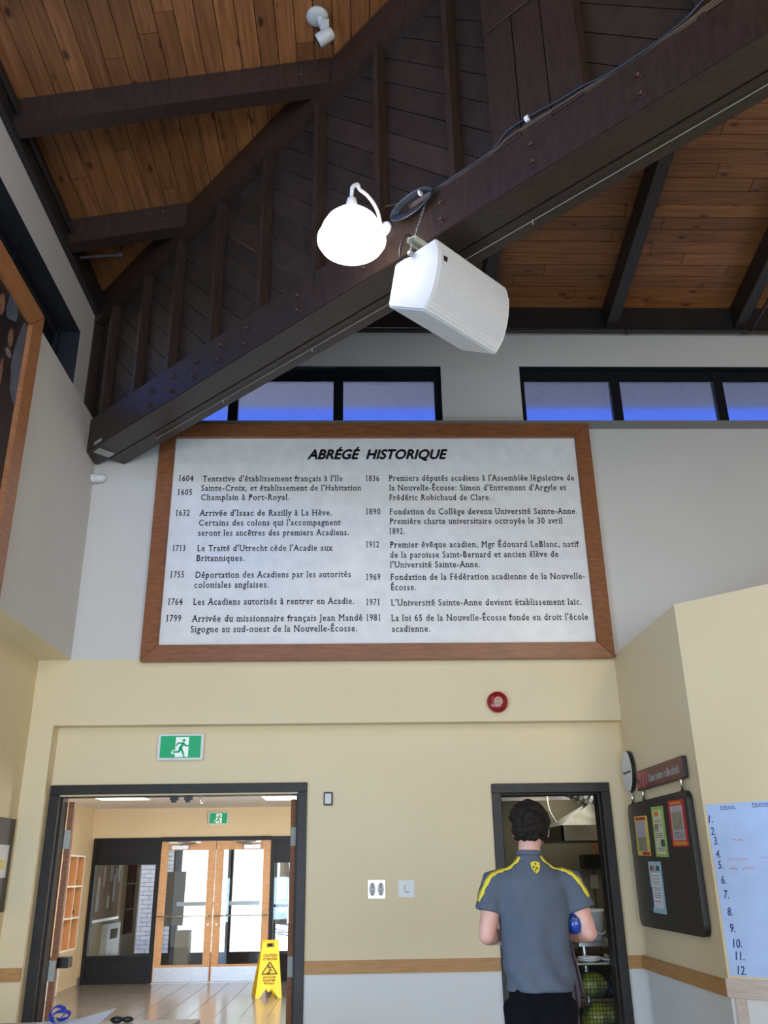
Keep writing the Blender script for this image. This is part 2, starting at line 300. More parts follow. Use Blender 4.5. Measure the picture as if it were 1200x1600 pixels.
# ---- lettering: outlines of text, stretched to a given width, optional serifs, placed on any plane
TEXTS = []
def text(parent, s, origin, right, up, width, cap, m, name='lettering', bold=0.0, shear=0.0, serif=False, normal_off=0.0, label=None):
    c = bpy.data.curves.new('t', 'FONT'); c.body = s; c.size = 1.0; c.shear = shear; c.resolution_u = 3; c.space_character = 1.16 if serif else 1.0
    o = bpy.data.objects.new('t', c); COL.objects.link(o)
    TEXTS.append((bold, o, parent, Vector(origin), Vector(right).normalized(), Vector(up).normalized(), width, cap, m, name, serif, label))
def flush_text():
    bpy.context.view_layer.update(); dg = bpy.context.evaluated_depsgraph_get()
    for (bold, o, parent, org, r, u, width, cap, m, name, serif, label) in TEXTS:
        me = bpy.data.meshes.new_from_object(o.evaluated_get(dg)); bm = bm_(); bm.from_mesh(me); bpy.data.meshes.remove(me)
        bmesh.ops.dissolve_limit(bm, angle_limit=0.02, verts=bm.verts[:], edges=bm.edges[:])
        x0 = min(v.co.x for v in bm.verts); x1 = max(v.co.x for v in bm.verts)
        sx = width / (x1 - x0); sy = cap / 0.729
        if serif:
            add = []
            for ed in bm.edges:
                if len(ed.link_faces) != 1: continue
                p, q = ed.verts[0].co, ed.verts[1].co
                if abs(p.y - q.y) < 0.004 and 0.05 < abs(p.x - q.x) < 0.15:
                    cen = ed.link_faces[0].calc_center_median().y; add.append(((p.x + q.x) / 2, abs(p.x - q.x) / 2, p.y, 1 if cen > p.y else -1))
            for cx, hw, y, sg in add:
                e_ = 0.065
                vs = [bm.verts.new((cx + a * (hw + e_), y + b_ * 0.055 * sg, 0)) for a, b_ in ((-1, 0), (1, 0), (1, 1), (-1, 1))]
                bm.faces.new(vs)
        for v in bm.verts: v.co = org + r * ((v.co.x - x0) * sx) + u * (v.co.y * sy)
        if bold > 0:
            base = bm.faces[:]
            for dx, dy in ((bold, 0), (-bold, 0), (0, bold), (0, -bold)):
                g = bmesh.ops.duplicate(bm, geom=base); bmesh.ops.translate(bm, verts=[q for q in g['geom'] if isinstance(q, bmesh.types.BMVert)], vec=r * (dx * cap) + u * (dy * cap) + r.cross(u) * (.0001 + abs(dx) * .004))
        n = r.cross(u).normalized()
        ex = bmesh.ops.extrude_face_region(bm, geom=bm.faces[:])
        bmesh.ops.translate(bm, verts=[g for g in ex['geom'] if isinstance(g, bmesh.types.BMVert)], vec=n * 0.0012)
        obj(name, bm, m, parent, label=label)
        c = o.data; bpy.data.objects.remove(o); bpy.data.curves.remove(c)

# ================================================================== hall shell
XL, XW, XA, ZY = -2.54, -2.68, 2.29, 3.27
st = dict(kind='structure')
B('floor', (-2.82, 9, -14, 0.15, -0.1, 0), M['hallfloor'], **st)
# lower cream wall behind the doors, opening for the double doors and the kitchen door
D1, D2, DZ = (-2.55, -0.51), (1.20, 2.09), 2.13
D0 = (-2.62, 2.29)
b = bm_(); Y0, Y1 = 0.15, 0.31
box(b, D1[1], D2[0], Y0, Y1, 0, 2.70); box(b, D1[0], D1[1], Y0, Y1, DZ, 2.70); box(b, D2[0], D2[1], Y0, Y1, DZ, 2.70)
box(b, -2.82, D1[0], Y0, Y1, 0, 2.70); box(b, D2[1], XA + .3, Y0, Y1, 0, 2.70)
box(b, -3.0, XA + .3, 0, Y1, 2.70, ZY)
obj('wall_back', b, M['cream'], **st)
B('wall_back', (-3.0, -2.62, 0.0, .15, 0, 2.70), M['cream_full'], **st)
B('wall_back', (-3.0, 9, 0.0, 0.31, ZY, 5.56), M['white'], **st)
# grey cap on top of the lower wall
B('trim_1', (-2.7, 9, -0.004, 0.30, 5.56, 5.655), M['greytrim'], **st)
# clerestory wall with two window openings
CW = ((-2.30, 0.86), (1.68, 4.95)); ZT = 6.37
b = bm_(); box(b, -2.68, CW[0][0], .14, .42, 5.655, ZT); box(b, CW[0][1], CW[1][0], .13, .42, 5.62, ZT); box(b, CW[1][1], 9, .14, .42, 5.655, ZT); box(b, -3.0, 9, .14, .42, ZT, 7.1)
obj('wall_back', b, M['white'], **st)
# left walls
B('wall_left', (-3.0, -2.82, -14, 0.0, 0, ZY), M['cream_full'], **st)
B('wall_left', (-3.0, XL, -14, 0.0, ZY, 5.56), M['white'], **st)
B('wall_left', (-3.0, XL, -14, -0.0, ZY - .004, ZY), M['cream'], **st)
b = bm_(); box(b, -3.0, XW, -.47, .14, 5.56, 7.1); box(b, -3.0, XW, -14, -8.2, 5.56, 7.1); box(b, -3.0, XW, -8.2, -.47, 6.37, 7.1)
obj('wall_left', b, M['white'], **st)
# right block: a wall running towards the camera, then turning 45 degrees
b = bm_(); prism(b, [(XA, 0.0, 0), (XA, -1.62, 0), (6.0, -5.33, 0), (6.0, 0.0, 0)], (0, 0, ZY)); obj('wall_right', b, M['cream'], **st)
# far side and rear of the hall, with the window openings that light it
B('wall_right', (9, 9.2, -14, .3, 0, 9.6), M['white'], **st)
b = bm_(); box(b, -3, 9.2, -14.2, -14, 0, .4); box(b, -3, 9.2, -14.2, -14, 2.6, 4.4); box(b, -3, 9.2, -14.2, -14, 6.0, 9.8); box(b, -3, -2.4, -14.2, -14, 0, 9.6); box(b, 5.6, 9.2, -14.2, -14, 0, 9.6); obj('wall_rear', b, M['white'], **st)

# ---- roof: two slopes (0.2) meeting in a hip over the diagonal truss
ZR, SL = 7.05, 0.2
def zl(x): return ZR + SL * (x - XW)
def zb(y): return ZR + SL * (.14 - y)
ceil = thing('ceiling', (0, 0, ZR), kind='structure')
for nm in (0, 1):
    b = bm_(); lim = 11.8
    if nm == 0: pts = [(-3.1, .56), (-3.1, -14.3), (9.3, -14.3), (9.3, -11.84)]; Z = lambda x, y: zl(x)
    else: pts = [(-3.1, .56), (9.3, .56), (9.3, -11.84)]; Z = lambda x, y: zb(y)
    prism(b, [(x, y, Z(x, y) + .035) for x, y in pts], (0, 0, .15)); obj('roof_deck', b, M['deck'], ceil)
cosr = 1 / math.sqrt(1 + SL * SL); PW = 0.146 * cosr
hipc = XW + .14      # hip: x + (-)... x - XW = .14 - y  ->  x + y = XW + .14
for r in range(17):   # back slope boards run along x
    y1 = .075 - r * PW; y0 = y1 - PW + .006; xs = [hipc - y1 - .1, 5.6]; jts = [xs[0]]
    xx = xs[0] + random.uniform(.7, 2.6)
    while xx < xs[1] - .5: jts.append(xx); xx += random.uniform(1.6, 3.2)
    jts.append(xs[1])
    for a, c in zip(jts[:-1], jts[1:]):
        poly = [(a + .003, y0), (c - .003, y0), (c - .003, y1), (a + .003, y1)]
        poly = clip(poly, -1, -1, -(hipc + .02))
        if len(poly) < 3: continue
        b = bm_(); dz = random.uniform(0, .003); prism(b, [(x, y, zb(y) + dz) for x, y in poly], (0, 0, .03)); obj('plank', b, M['pinex'], ceil)
for r in range(24):   # left slope boards run along y
    x0 = -2.62 + r * PW; x1 = x0 + PW - .006; ys = [hipc - x0 + .1, -5.2]; jts = [ys[0]]
    yy = ys[0] - random.uniform(.4, 2.6)
    while yy > ys[1] + .5: jts.append(yy); yy -= random.uniform(1.5, 3.0)
    jts.append(ys[1])
    for a, c in zip(jts[:-1], jts[1:]):
        poly = [(x0, c + .003), (x1, c + .003), (x1, a - .003), (x0, a - .003)]
        poly = clip(poly, 1, 1, hipc - .02)
        if len(poly) < 3: continue
        b = bm_(); dz = random.uniform(0, .003); prism(b, [(x, y, zl(x) + dz) for x, y in poly], (0, 0, .03)); obj('plank', b, M['piney'], ceil)
# fascia beams on top of the walls
b = bm_(); box(b, -2.68, 9, .075, .14, 6.78, 7.10); bevel(b, .004); obj('fascia_beam', b, M['nearblack'], None, label='long near-black beam along the top of the back wall above the clerestory windows', cat='beam')
b = bm_(); box(b, -2.68, -2.62, -14, .075, 6.78, 7.10); bevel(b, .004); obj('fascia_beam', b, M['nearblack'], None, label='near-black beam along the top of the left wall', cat='beam')
# rafters
RH = .27
def rafter_r(x, lab):
    y0, y1 = .075, -(x + 2.68 - .14 - .15)
    b = bm_(); prism(b, [(x, y0, zb(y0)), (x, y1, zb(y1)), (x, y1, zb(y1) - RH), (x, y0, zb(y0) - RH)], (.12, 0, 0)); bevel(b, .004)
    obj('roof_rafter', b, M['nearblack'], None, label=lab, cat='rafter', group='rafters of the roof slope above the back windows')
rafter_r(1.26, 'near-black rafter mostly hidden behind the hanging white speaker')
rafter_r(2.62, 'near-black rafter rising from the back beam just right of the hanging speaker')
rafter_r(4.00, 'near-black rafter at the right edge above the back windows')
def rafter_l(y, lab):
    x0, x1 = -2.62, hipc - y - .28
    b = bm_(); prism(b, [(x0, y, zl(x0)), (x1, y, zl(x1)), (x1, y, zl(x1) - RH), (x0, y, zl(x0) - RH)], (0, .14, 0)); bevel(b, .004)
    r = obj('roof_rafter', b, M['brown'], None, label=lab, cat='rafter', group='rafters of the roof slope above the left wall')
    for dz in (.09, .17):
        q = bm_(); lathe(q, [(.014, 0), (.014, .012), (.006, .016)], (x1 - .22, y, zl(x1) - dz - .03), (0, -1, 0), 8); obj('bolt', q, M['bolt'], r)
rafter_l(-1.25, 'lower dark brown rafter running from the left wall to the truss, nearest the corner')
rafter_l(-2.60, 'dark brown rafter across the pine ceiling, middle one, below the white security camera')
rafter_l(-3.97, 'dark brown rafter at the very top left edge of the pine ceiling')

# ================================================================== diagonal truss
NV = Vector((1, 1, 0)) / R2; DR = Vector((1, -1, 0)) / R2; Q0 = Vector((-2.54, 0, 0))
def TT(t, off, z): return Q0 + DR * t + NV * off + Vector((0, 0, z))
def tbox(bm, t0, t1, o0, o1, z0, z1): box(bm, t0, t1, o0, o1, z0, z1, lambda v: TT(v.x, v.y, v.z))
def hipz(t, off=0): return ZR + SL * (t / R2 + (off / R2 if off < 0 else -off / R2))
TE = 9.5
tr = thing('roof_truss', TT(0, 0, 5.17), 'big dark brown timber truss rising diagonally from the left corner across the picture', 'truss')
b = bm_(); tbox(b, .02, TE, -.20, .02, 5.17, 5.515); bevel(b, .005); obj('bottom_chord', b, M['brown'], tr)
b = bm_(); tbox(b, .20, TE, .03, .20, 5.175, 5.515); bevel(b, .005); obj('bottom_chord', b, M['brown'], tr)
b = bm_()
prism(b, [TT(-.05, -.20, hipz(-.05, -.2) - .01), TT(TE, -.20, hipz(TE, -.2) - .01), TT(TE, -.20, hipz(TE) - .36), TT(-.05, -.20, hipz(-.05) - .36)], NV * .40); bevel(b, .004)
obj('top_chord', b, M['brown'], tr)
# diagonal sheathing boards behind the studs
k = 0; s0 = 3.4; BW = .1735
while s0 < 12.5:
    a, c = s0 + .003, s0 + BW - .003
    poly = [(-.1, 5.4), (TE, 5.4), (TE, hipz(TE) - .2), (-.1, hipz(0) - .2)]
    poly = clip(poly, -1 / R2, -1 / R2, -a); 
    if len(poly) > 2: poly = clip(poly, 1 / R2, 1 / R2, c)
    if len(poly) > 2:
        dd = random.uniform(0, .004); q = bm_(); prism(q, [TT(t, -.10 + dd, z) for t, z in poly], NV * .025); obj('sheathing_board', q, M['brownb'], tr)
    s0 += BW
# studs
for t in (-.02, .32, .88, 1.42, 2.03, 2.66, 3.30, 3.95, 4.61, 6.25, 6.92, 7.6):
    b = bm_(); tbox(b, t, t + .048, -.195, -.10, 5.515, hipz(t) - .355); bevel(b, .003, 1); obj('stud', b, M['brown'], tr)
# boxed panel of three upright boards
for i, (t0, t1) in enumerate(((4.955, 5.165), (5.17, 5.375), (5.38, 5.595))):
    b = bm_(); tbox(b, t0, t1 - .002, -.205 + .004 * (i % 2), -.10, 5.515, 6.50 + .10 * (2 - i) * 0); bevel(b, .003, 1); obj('panel_board', b, M['brown'], tr)
b = bm_(); prism(b, [TT(4.955, -.212, 6.505), TT(5.595, -.212, 6.505), TT(5.595, -.212, 7.3), TT(4.955, -.212, 7.3)], NV * .11); bevel(b, .003, 1); obj('panel_board', b, M['brown'], tr)
# bolts with square nuts
for t in (1.27, 1.60, 1.93, 2.27, 2.60, 3.19, 3.87, 4.55, 5.23, 5.91):
    for z in (5.385, 5.255):
        b = bm_(); tt = t + (0 if z > 5.3 else (-.02 if t < 3 else 0)); lathe(b, [(.022, 0), (.022, .006), (.013, .007), (.013, .028), (.008, .034)], TT(tt, -.20, z), -NV, 8); obj('bolt', b, M['bolt'], tr)
b = bm_(); tube(b, [TT(.9, .10, 5.163), TT(TE, .10, 5.163)], .0032, 6); obj('conduit', b, M['thinwire'], tr, label='thin pale wire strip under the beam')
for t in (1.9, 3.0, 4.3, 5.0):
    b = bm_(); tbox(b, t, t + .005, .095, .105, 5.135, 5.17); obj('clip', b, M['thinwire'], tr)
b = bm_(); tbox(b, .26, .36, -.16, .0, 5.160, 5.17); tbox(b, .34, .46, -.205, -.195, 5.19, 5.22); obj('steel_plate', b, M['hinge'], tr)

# ---- cables on top of the chord
def cab(name, pts, r, m, label, parent=None, cat='cable'):
    b = bm_(); P = [Vector(p) for p in pts]; out = []
    for i in range(len(P) - 1):
        for j in range(4):
            t = j / 4; p0, p1, p2, p3 = P[max(i - 1, 0)], P[i], P[i + 1], P[min(i + 2, len(P) - 1)]
            out.append(.5 * ((2 * p1) + (-p0 + p2) * t + (2 * p0 - 5 * p1 + 4 * p2 - p3) * t * t + (-p0 + 3 * p1 - 3 * p2 + p3) * t ** 3))
    out.append(P[-1]); tube(b, out, r, 6)
    return obj(name, b, m, parent, smooth=True, label=label, cat=cat if parent is None else None)
cb = thing('cable_bundle', TT(4.3, -.22, 5.51), 'bundle of dark and brown cables lying along the top edge of the truss beam', 'cables')
prof = [(4.28, 5.53), (4.5, 5.525), (4.7, 5.525), (4.95, 5.53), (5.08, 5.60), (5.26, 5.595), (5.45, 5.57), (5.6, 5.56), (5.75, 5.525), (6.0, 5.525), (6.2, 5.55), (6.32, 5.60), (6.5, 5.60), (7, 5.53), (8, 5.53)]
cab('blue_cable', [TT(t, -.212, z) for t, z in prof], .008, M['cable'], None, cb)
for i in range(3):
    cab('brown_cable', [TT(t, -.205 + .008 * i, 5.522 + (z - 5.525) * (.45 - .1 * i)) for t, z in prof], .006, M['cable2'], None, cb)
b = bm_(); lathe(b, [(.02, -.012), (.02, .012)], TT(5.22, -.212, 5.592), DR, 10); obj('cable_tie', b, M['whitepl'], cb)
coil = thing('cable_coil', TT(4.22, -.24, 5.5), 'coiled black cable tied to the beam above the wall lamp and speaker', 'cable')
for i in range(6):
    pts = []; R_, r_ = .155 + .006 * i, .045 + .005 * i
    for j in range(25):
        a = 2 * math.pi * j / 24; pts.append(TT(4.33 + R_ * math.cos(a) * .95, -.215 - .012 * i * .6, 5.52 + r_ * math.sin(a) * 1.2 - .006 * i))
    b = bm_(); tube(b, pts, .0075, 6); obj('cable_loop', b, M['cable'], coil, smooth=True)
b = bm_(); lathe(b, [(.022, -.005), (.022, .005)], TT(4.40, -.235, 5.545), DR, 10); obj('cable_tie', b, M['whitepl'], coil)
# small bent conduit behind the lamp
cab('wire_bracket', [TT(3.92, -.10, 5.50), TT(3.92, -.13, 5.68), TT(3.96, -.13, 5.76), TT(4.12, -.13, 5.70)], .006, M['cable2'], 'thin bent wire standing on the beam behind the lamp', cat='wire')

# ================================================================== gooseneck lamp
lp0 = TT(4.06, -.20, 5.44)
lamp = thing('gooseneck_lamp', lp0, 'glowing white opal gooseneck lamp fixed to the diagonal truss beam', 'lamp')
LC = TT(4.10, -.56, 5.16)
b = bm_(); lathe(b, [(.055, 0), (.058, .012), (.045, .03), (.02, .036)], lp0 + Vector((0, 0, .03)), -NV, 24); obj('wall_plate', b, M['whitepl'], lamp, smooth=True)
a0 = lp0 + Vector((0, 0, .03)) - NV * .03
cab('arm', [a0, a0 - NV * .025 + Vector((0, 0, .03)), a0 - NV * .04 + Vector((0, 0, .09)), a0 - NV * .08 + Vector((0, 0, .145)), a0 - NV * .15 + Vector((0, 0, .18)), a0 - NV * .22 + Vector((0, 0, .185)), LC + NV * .055 + Vector((0, 0, .47)), LC + NV * .01 + Vector((0, 0, .42)), LC + Vector((0, 0, .36)), LC + Vector((0, 0, .30))], .014, M['whitepl'], None, lamp)
b = bm_(); lathe(b, [(.016, .325), (.03, .312), (.036, .275), (.048, .21), (.050, .195)], LC, (0, 0, 1), 24); obj('socket', b, M['whitepl'], lamp, smooth=True)
b = bm_(); lathe(b, [(.045, .205), (.075, .195), (.12, .168), (.160, .125), (.188, .07), (.198, .03), (.202, .022), (.214, .0), (.214, -.02), (.195, -.052), (.150, -.080), (.09, -.098), (.03, -.105), (.001, -.106)], LC, (0, 0, 1), 40); obj('shade', b, M['lampglow'], lamp, smooth=True)

# ================================================================== speaker
sR = Matrix(((.715, -.678, .168), (.699, .691, -.184), (.009, .249, .968))); SC = Vector((.57, -3.10, 4.82))
def SP(x, y, z): return SC + sR @ Vector((x, y, z))
spk = thing('loudspeaker', SC - Vector((0, 0, .25)), 'large white loudspeaker hung on a bracket under the diagonal beam', 'speaker')
def endprof(s=1.0, bulge=.05, fy=-.167):
    pts = [(.167, -.158), (.167, .158)]; n = 10
    pts = [(.150, -.150), (.167, -.135), (.167, .135), (.150, .150)]
    fr = [(fy - bulge * (1 - (2 * i / n - 1) ** 2), .237 - .474 * i / n) for i in range(n + 1)]
    fr[0] = (fy + .012, .237); fr[-1] = (fy + .012, -.237)
    return pts + fr
b = bm_(); prism(b, [SP(-.35, y, z) for y, z in endprof(bulge=.045)], sR @ Vector((.70, 0, 0))); 
bevel(b, .010, 2); obj('cabinet', b, M['speaker'], spk)
b = bm_(); n = 12
pr = [(-.167 - .053 * (1 - (2 * i / n - 1) ** 2) + .0, .216 - .432 * i / n) for i in range(n + 1)]
prism(b, [SP(-.325, y - .002, z) for y, z in pr] + [SP(-.325, -.12, -.216), SP(-.325, -.12, .216)], sR @ Vector((.65, 0, 0))); obj('grille', b, M['grille'], spk)
b = bm_(); box(b, -.305, -.275, -.213, -.203, .095, .125, lambda v: SP(v.x, v.y, v.z)); obj('logo_badge', b, M['black'], spk, label='tiny black badge on the grille')
b = bm_(); zt = 0.237
for dims in ((-.38, .25, -.01, .05, .27, .278), (-.38, .25, -.014, -.01, .245, .278), (-.38, .25, .05, .054, .245, .278)): box(b, *dims, lambda v: SP(v.x, v.y, v.z))
obj('bracket_channel', b, mat('bracket_pale_green', (.42, .44, .36), .4), spk)
b = bm_(); lathe(b, [(.03, .2), (.03, .245)], SP(.0, .02, 0), sR @ Vector((0, 0, 1)), 12); tube(b, [SP(0, .02, .27), SP(0, .02, .27) + Vector((0, 0, .12))], .02, 10); tube(b, [SP(-.2, .02, .22), SP(-.2, .02, .28)], .03, 10); obj('bracket_pivot', b, M['black'], spk)
def chain(name, p, q, parent, sag=0.0):
    p, q = Vector(p), Vector(q); L = (q - p).length; n = int(L / .017); b = bm_()
    for i in range(n):
        c = p.lerp(q, (i + .5) / n) - Vector((0, 0, sag * math.sin(math.pi * (i + .5) / n))); d = (q - p).normalized(); u = d.cross(Vector((0, 1, .3))).normalized(); w = d.cross(u)
        if i % 2: u = w
        pts = [c + d * (.0115 * math.cos(a)) + u * (.006 * math.sin(a)) for a in [2 * math.pi * j / 8 for j in range(9)]]
        tube(b, pts, .0018, 4, cap=False)
    return obj(name, b, M['steel'], parent)
eye = SP(-.355, .02, .17)
b = bm_(); lathe(b, [(.018, 0), (.018, .006), (.010, .008), (.010, .03)], eye, sR @ Vector((-1, 0, 0)), 10); tube(b, [eye + sR @ Vector((-.02, 0, 0)) + (sR @ Vector((0, math.cos(a), math.sin(a)))) * .016 for a in [j * .7 for j in range(10)]], .003, 5); obj('eye_bolt', b, M['steel'], spk)
chain('chain', eye + sR @ Vector((-.02, 0, .016)), TT(4.42, -.20, 5.50), spk)
cab('speaker_cable', [SP(-.2, .05, .25), SP(-.38, .05, .30), SP(-.42, .06, .2), SP(-.42, .04, .12), SP(-.36, .03, .16)], .006, M['black'], None, spk)
b = bm_(); tbox(b, 4.33, 4.45, -.06, .06, 5.155, 5.17); tube(b, [TT(4.39, 0, 5.16), SP(0, .02, .27) + Vector((0, 0, .1))], .022, 10); obj('mount_plate', b, M['dullsteel'], spk)

# ================================================================== windows
def pane_window(name, axis, pos, glass_pos, a0, a1, z0, z1, mull, m_glass, d=.05):
    """axis 'x': window runs along x at y=pos; axis 'y': runs along y at x=pos"""
    w = thing(name, (a0, pos, z0) if axis == 'x' else (pos, a0, z0), kind='structure')
    def bx(nm, u0, u1, v0, v1, p0, p1, m):
        dims = (u0, u1, p0, p1, v0, v1) if axis == 'x' else (p0, p1, u0, u1, v0, v1)
        B(nm, dims, m, w, .003 if m is not m_glass else 0)
    p0, p1 = sorted((pos, pos + d)); g0, g1 = sorted((glass_pos, glass_pos + (.006 if d > 0 else -.006)))
    bx('top_rail', a0, a1, z1 - (.125 if axis == 'x' else .05), z1, p0, p1, M['frame']); bx('bottom_rail', a0, a1, z0, z0 + .13, p0, p1, M['frame'])
    ms = [a0 + .025] + list(mull) + [a1 - .025]
    for i, m_ in enumerate(ms): bx('mullion', m_ - (.05 if 0 < i < len(ms) - 1 else .04), m_ + (.05 if 0 < i < len(ms) - 1 else .035), z0, z1, p0 - .012, p1 + .012, M['frame'])
    for a, c in zip(ms[:-1], ms[1:]): bx('pane', a + .03, c - .03, z0 + .1, z1 - (.1 if axis == 'x' else .04), g0, g1, m_glass)
    return w
pane_window('window_1', 'x', .24, .262, CW[0][0], CW[0][1], 5.655, ZT, (-1.285, -.205), M['frost'])
pane_window('window_2', 'x', .24, .262, CW[1][0], CW[1][1], 5.655, ZT, (2.70, 3.80), M['frost'])
pane_window('window_3', 'y', -2.88, -2.90, -8.2, -.47, 5.56, 6.37, (-6.9, -5.6, -4.2, -2.9, -1.62), M['glass'], d=-.05)
# black painted reveals of the clerestory openings
b = bm_()
for c in CW: box(b, c[0], c[1], .141, .24, ZT - .006, ZT + .001); box(b, c[1] - .006, c[1] + .001, .15, .24, 5.65, ZT); box(b, c[0] - .001, c[0] + .006, .15, .24, 5.65, ZT)
obj('window_reveal', b, M['frame'], bpy.data.objects['window_1'])
b = bm_(); box(b, -2.88, XW - .001, -8.2, -.47, 6.364, 6.372); box(b, -2.88, XW - .001, -.476, -.468, 5.56, 6.37); obj('window_reveal', b, M['reveal'], bpy.data.objects['window_3'])
# roof eave outside the back windows
b = bm_(); prism(b, [(-4, .42, 6.52), (9, .42, 6.52), (9, 1.26, 6.495), (-4, 1.26, 6.495)], (0, 0, .12)); obj('roof_eave', b, M['nearblack'], **st)

# ================================================================== big board
bd = thing('history_board', (.18, 0, 3.24), 'huge white history board with black lettering in an orange-brown wooden frame', 'board')
B('panel', (-1.80, 2.18, -.028, -.002, 3.34, 5.48), M['panel'], bd)
fx0, fx1, fz0, fz1, fw = -1.92, 2.28, 3.235, 5.585, .145
def mitre(nm, p, m):
    b = bm_(); prism(b, [(x, -.075, z) for x, z in p], (0, .073, 0)); bevel(b, .006); obj(nm, b, m, bd)
gx = .0008
mitre('frame_rail', [(fx0 + gx, fz1), (fx1 - gx, fz1), (fx1 - fw - gx, fz1 - fw), (fx0 + fw + gx, fz1 - fw)], M['darkoakh'])
mitre('frame_rail', [(fx0 + gx, fz0), (fx1 - gx, fz0), (fx1 - fw - gx, fz0 + fw), (fx0 + fw + gx, fz0 + fw)], M['darkoakh'])
mitre('frame_rail', [(fx0, fz0 + gx), (fx0, fz1 - gx), (fx0 + fw, fz1 - fw - gx), (fx0 + fw, fz0 + fw + gx)], M['darkoak'])
mitre('frame_rail', [(fx1, fz0 + gx), (fx1, fz1 - gx), (fx1 - fw, fz1 - fw - gx), (fx1 - fw, fz0 + fw + gx)], M['darkoak'])
LN = [('1604', -1.712, -1.583, 4.985), ('1605', -1.711, -1.583, 4.841), ("Tentative d'établissement français à l'Ile", -1.490, -0.153, 4.981), ("Sainte-Croix, et établissement de l'Habitation", -1.497, 0.022, 4.883), ('Champlain à Port-Royal.', -1.493, -0.659, 4.787),
('1632', -1.714, -1.591, 4.628), ("Arrivée d'Isaac de Razilly à La Hève.", -1.494, -0.253, 4.626), ("Certains des colons qui l'accompagnent", -1.495, -0.170, 4.527), ('seront les ancêtres des premiers Acadiens.', -1.496, -0.092, 4.425),
('1713', -1.715, -1.607, 4.274), ("Le Traité d'Utrecht cède l'Acadie aux", -1.491, -0.244, 4.272), ('Britanniques.', -1.494, -1.056, 4.175), ('1755', -1.717, -1.599, 4.017), ('Déportation des Acadiens par les autorités', -1.492, -0.073, 4.013), ('coloniales anglaises.', -1.497, -0.823, 3.918),
('1764', -1.717, -1.597, 3.759), ('Les Acadiens autorisés à rentrer en Acadie.', -1.493, -0.043, 3.757), ('1799', -1.721, -1.596, 3.604), ('Arrivée du missionnaire français Jean Mandé', -1.495, 0.032, 3.600), ('Sigogne au sud-ouest de la Nouvelle-Écosse.', -1.501, -0.016, 3.502),
('1836', 0.078, 0.199, 4.981), ("Premiers députés acadiens à l'Assemblée législative de", 0.298, 2.090, 4.985), ("la Nouvelle-Écosse: Simon d'Entremont d'Argyle et", 0.301, 2.004, 4.882), ('Frédéric Robichaud de Clare.', 0.299, 1.265, 4.780),
('1890', 0.076, 0.207, 4.636), ('Fondation du Collège devenu Université Sainte-Anne.', 0.299, 2.086, 4.635), ('Première charte universitaire octroyée le 30 avril', 0.299, 1.933, 4.537), ('1892.', 0.297, 0.432, 4.435),
('1912', 0.076, 0.191, 4.303), ('Premier évêque acadien, Mgr Édouard LeBlanc, natif', 0.297, 2.070, 4.300), ('de la paroisse Saint-Bernard et ancien élève de', 0.294, 1.866, 4.200), ("l'Université Sainte-Anne.", 0.296, 1.126, 4.103),
('1969', 0.076, 0.199, 3.984), ('Fondation de la Fédération acadienne de la Nouvelle-', 0.298, 2.094, 3.983), ('Écosse.', 0.298, 0.524, 3.885), ('1971', 0.076, 0.184, 3.744), ("L'Université Sainte-Anne devient établissement laïc.", 0.298, 2.038, 3.737),
('1981', 0.075, 0.190, 3.599), ("La loi 65 de la Nouvelle-Écosse fonde en droit l'école", 0.298, 2.083, 3.594), ('acadienne.', 0.298, 0.641, 3.494)]
for s, x0, x1, z in LN:
    text(bd, s, (x0, -.0285, z), (1, 0, 0), (0, 0, 1), x1 - x0, .063, M['ink'], 'text_line', bold=.014, serif=True)
text(bd, 'ABRÉGÉ  HISTORIQUE', (-.49, -.0285, 5.219), (1, 0, 0), (0, 0, 1), 1.36, .105, M['ink'], 'title_lettering', bold=.055, shear=.28)

# ================================================================== painting on the left wall
pt = thing('framed_painting', (-2.5, -3.4, 3.3), 'large dark painting of figures in an orange wooden frame at the left edge', 'painting')
PX = -2.44
B('canvas', (-2.52, -2.475, -5.0, -2.05, 3.2, 5.40), M['canvas'], pt)
def pf(nm, pts, m):
    b = bm_(); prism(b, [(-2.538, y, z) for y, z in pts], (.098, 0, 0)); bevel(b, .006); obj(nm, b, m, pt)
y1, z1, w_ = -1.90, 5.54, .20
pf('frame_rail', [(y1 - .001, z1), (y1 - w_ - .001, z1 - w_), (-4.9, z1 - w_), (-5.1, z1)], M['oak'])
pf('frame_rail', [(y1, z1 - .001), (y1 - w_, z1 - w_ - .001), (y1 - w_, 3.4), (y1, 3.2)], M['oak'])
def blob(nm, cy, cz, ry, rz, m, lift=.0, n=18, lump=.0):
    b = bm_(); pts = []
    for i in range(n):
        a = 2 * math.pi * i / n; k_ = 1 + lump * math.sin(3 * a + cy * 7) ; pts.append((-2.474 + lift, cy + ry * k_ * math.cos(a), cz + rz * k_ * math.sin(a)))
    prism(b, pts, (.002, 0, 0)); obj(nm, b, m, pt)
blob('painted_sky', -2.16, 4.95, .10, .33, M['psky'], 0, lump=.15); blob('painted_sky', -2.40, 5.28, .09, .12, M['psky'], 0, lump=.2)
blob('painted_robe', -2.36, 4.62, .13, .42, M['pbrown'], .002, lump=.1); blob('painted_robe', -2.62, 4.6, .15, .5, M['pbrown'], .002, lump=.1)
blob('painted_hair', -2.36, 5.08, .065, .10, M['canvas'], .004); blob('painted_face', -2.355, 5.05, .04, .075, M['pskin'], .006); blob('painted_collar', -2.35, 4.93, .05, .03, M['pwhite'], .005)
blob('painted_hair', -2.58, 5.22, .075, .11, M['canvas'], .004); blob('painted_face', -2.575, 5.18, .048, .085, M['pskin'], .006); blob('painted_arm', -2.42, 4.68, .03, .16, M['pskin'], .006)

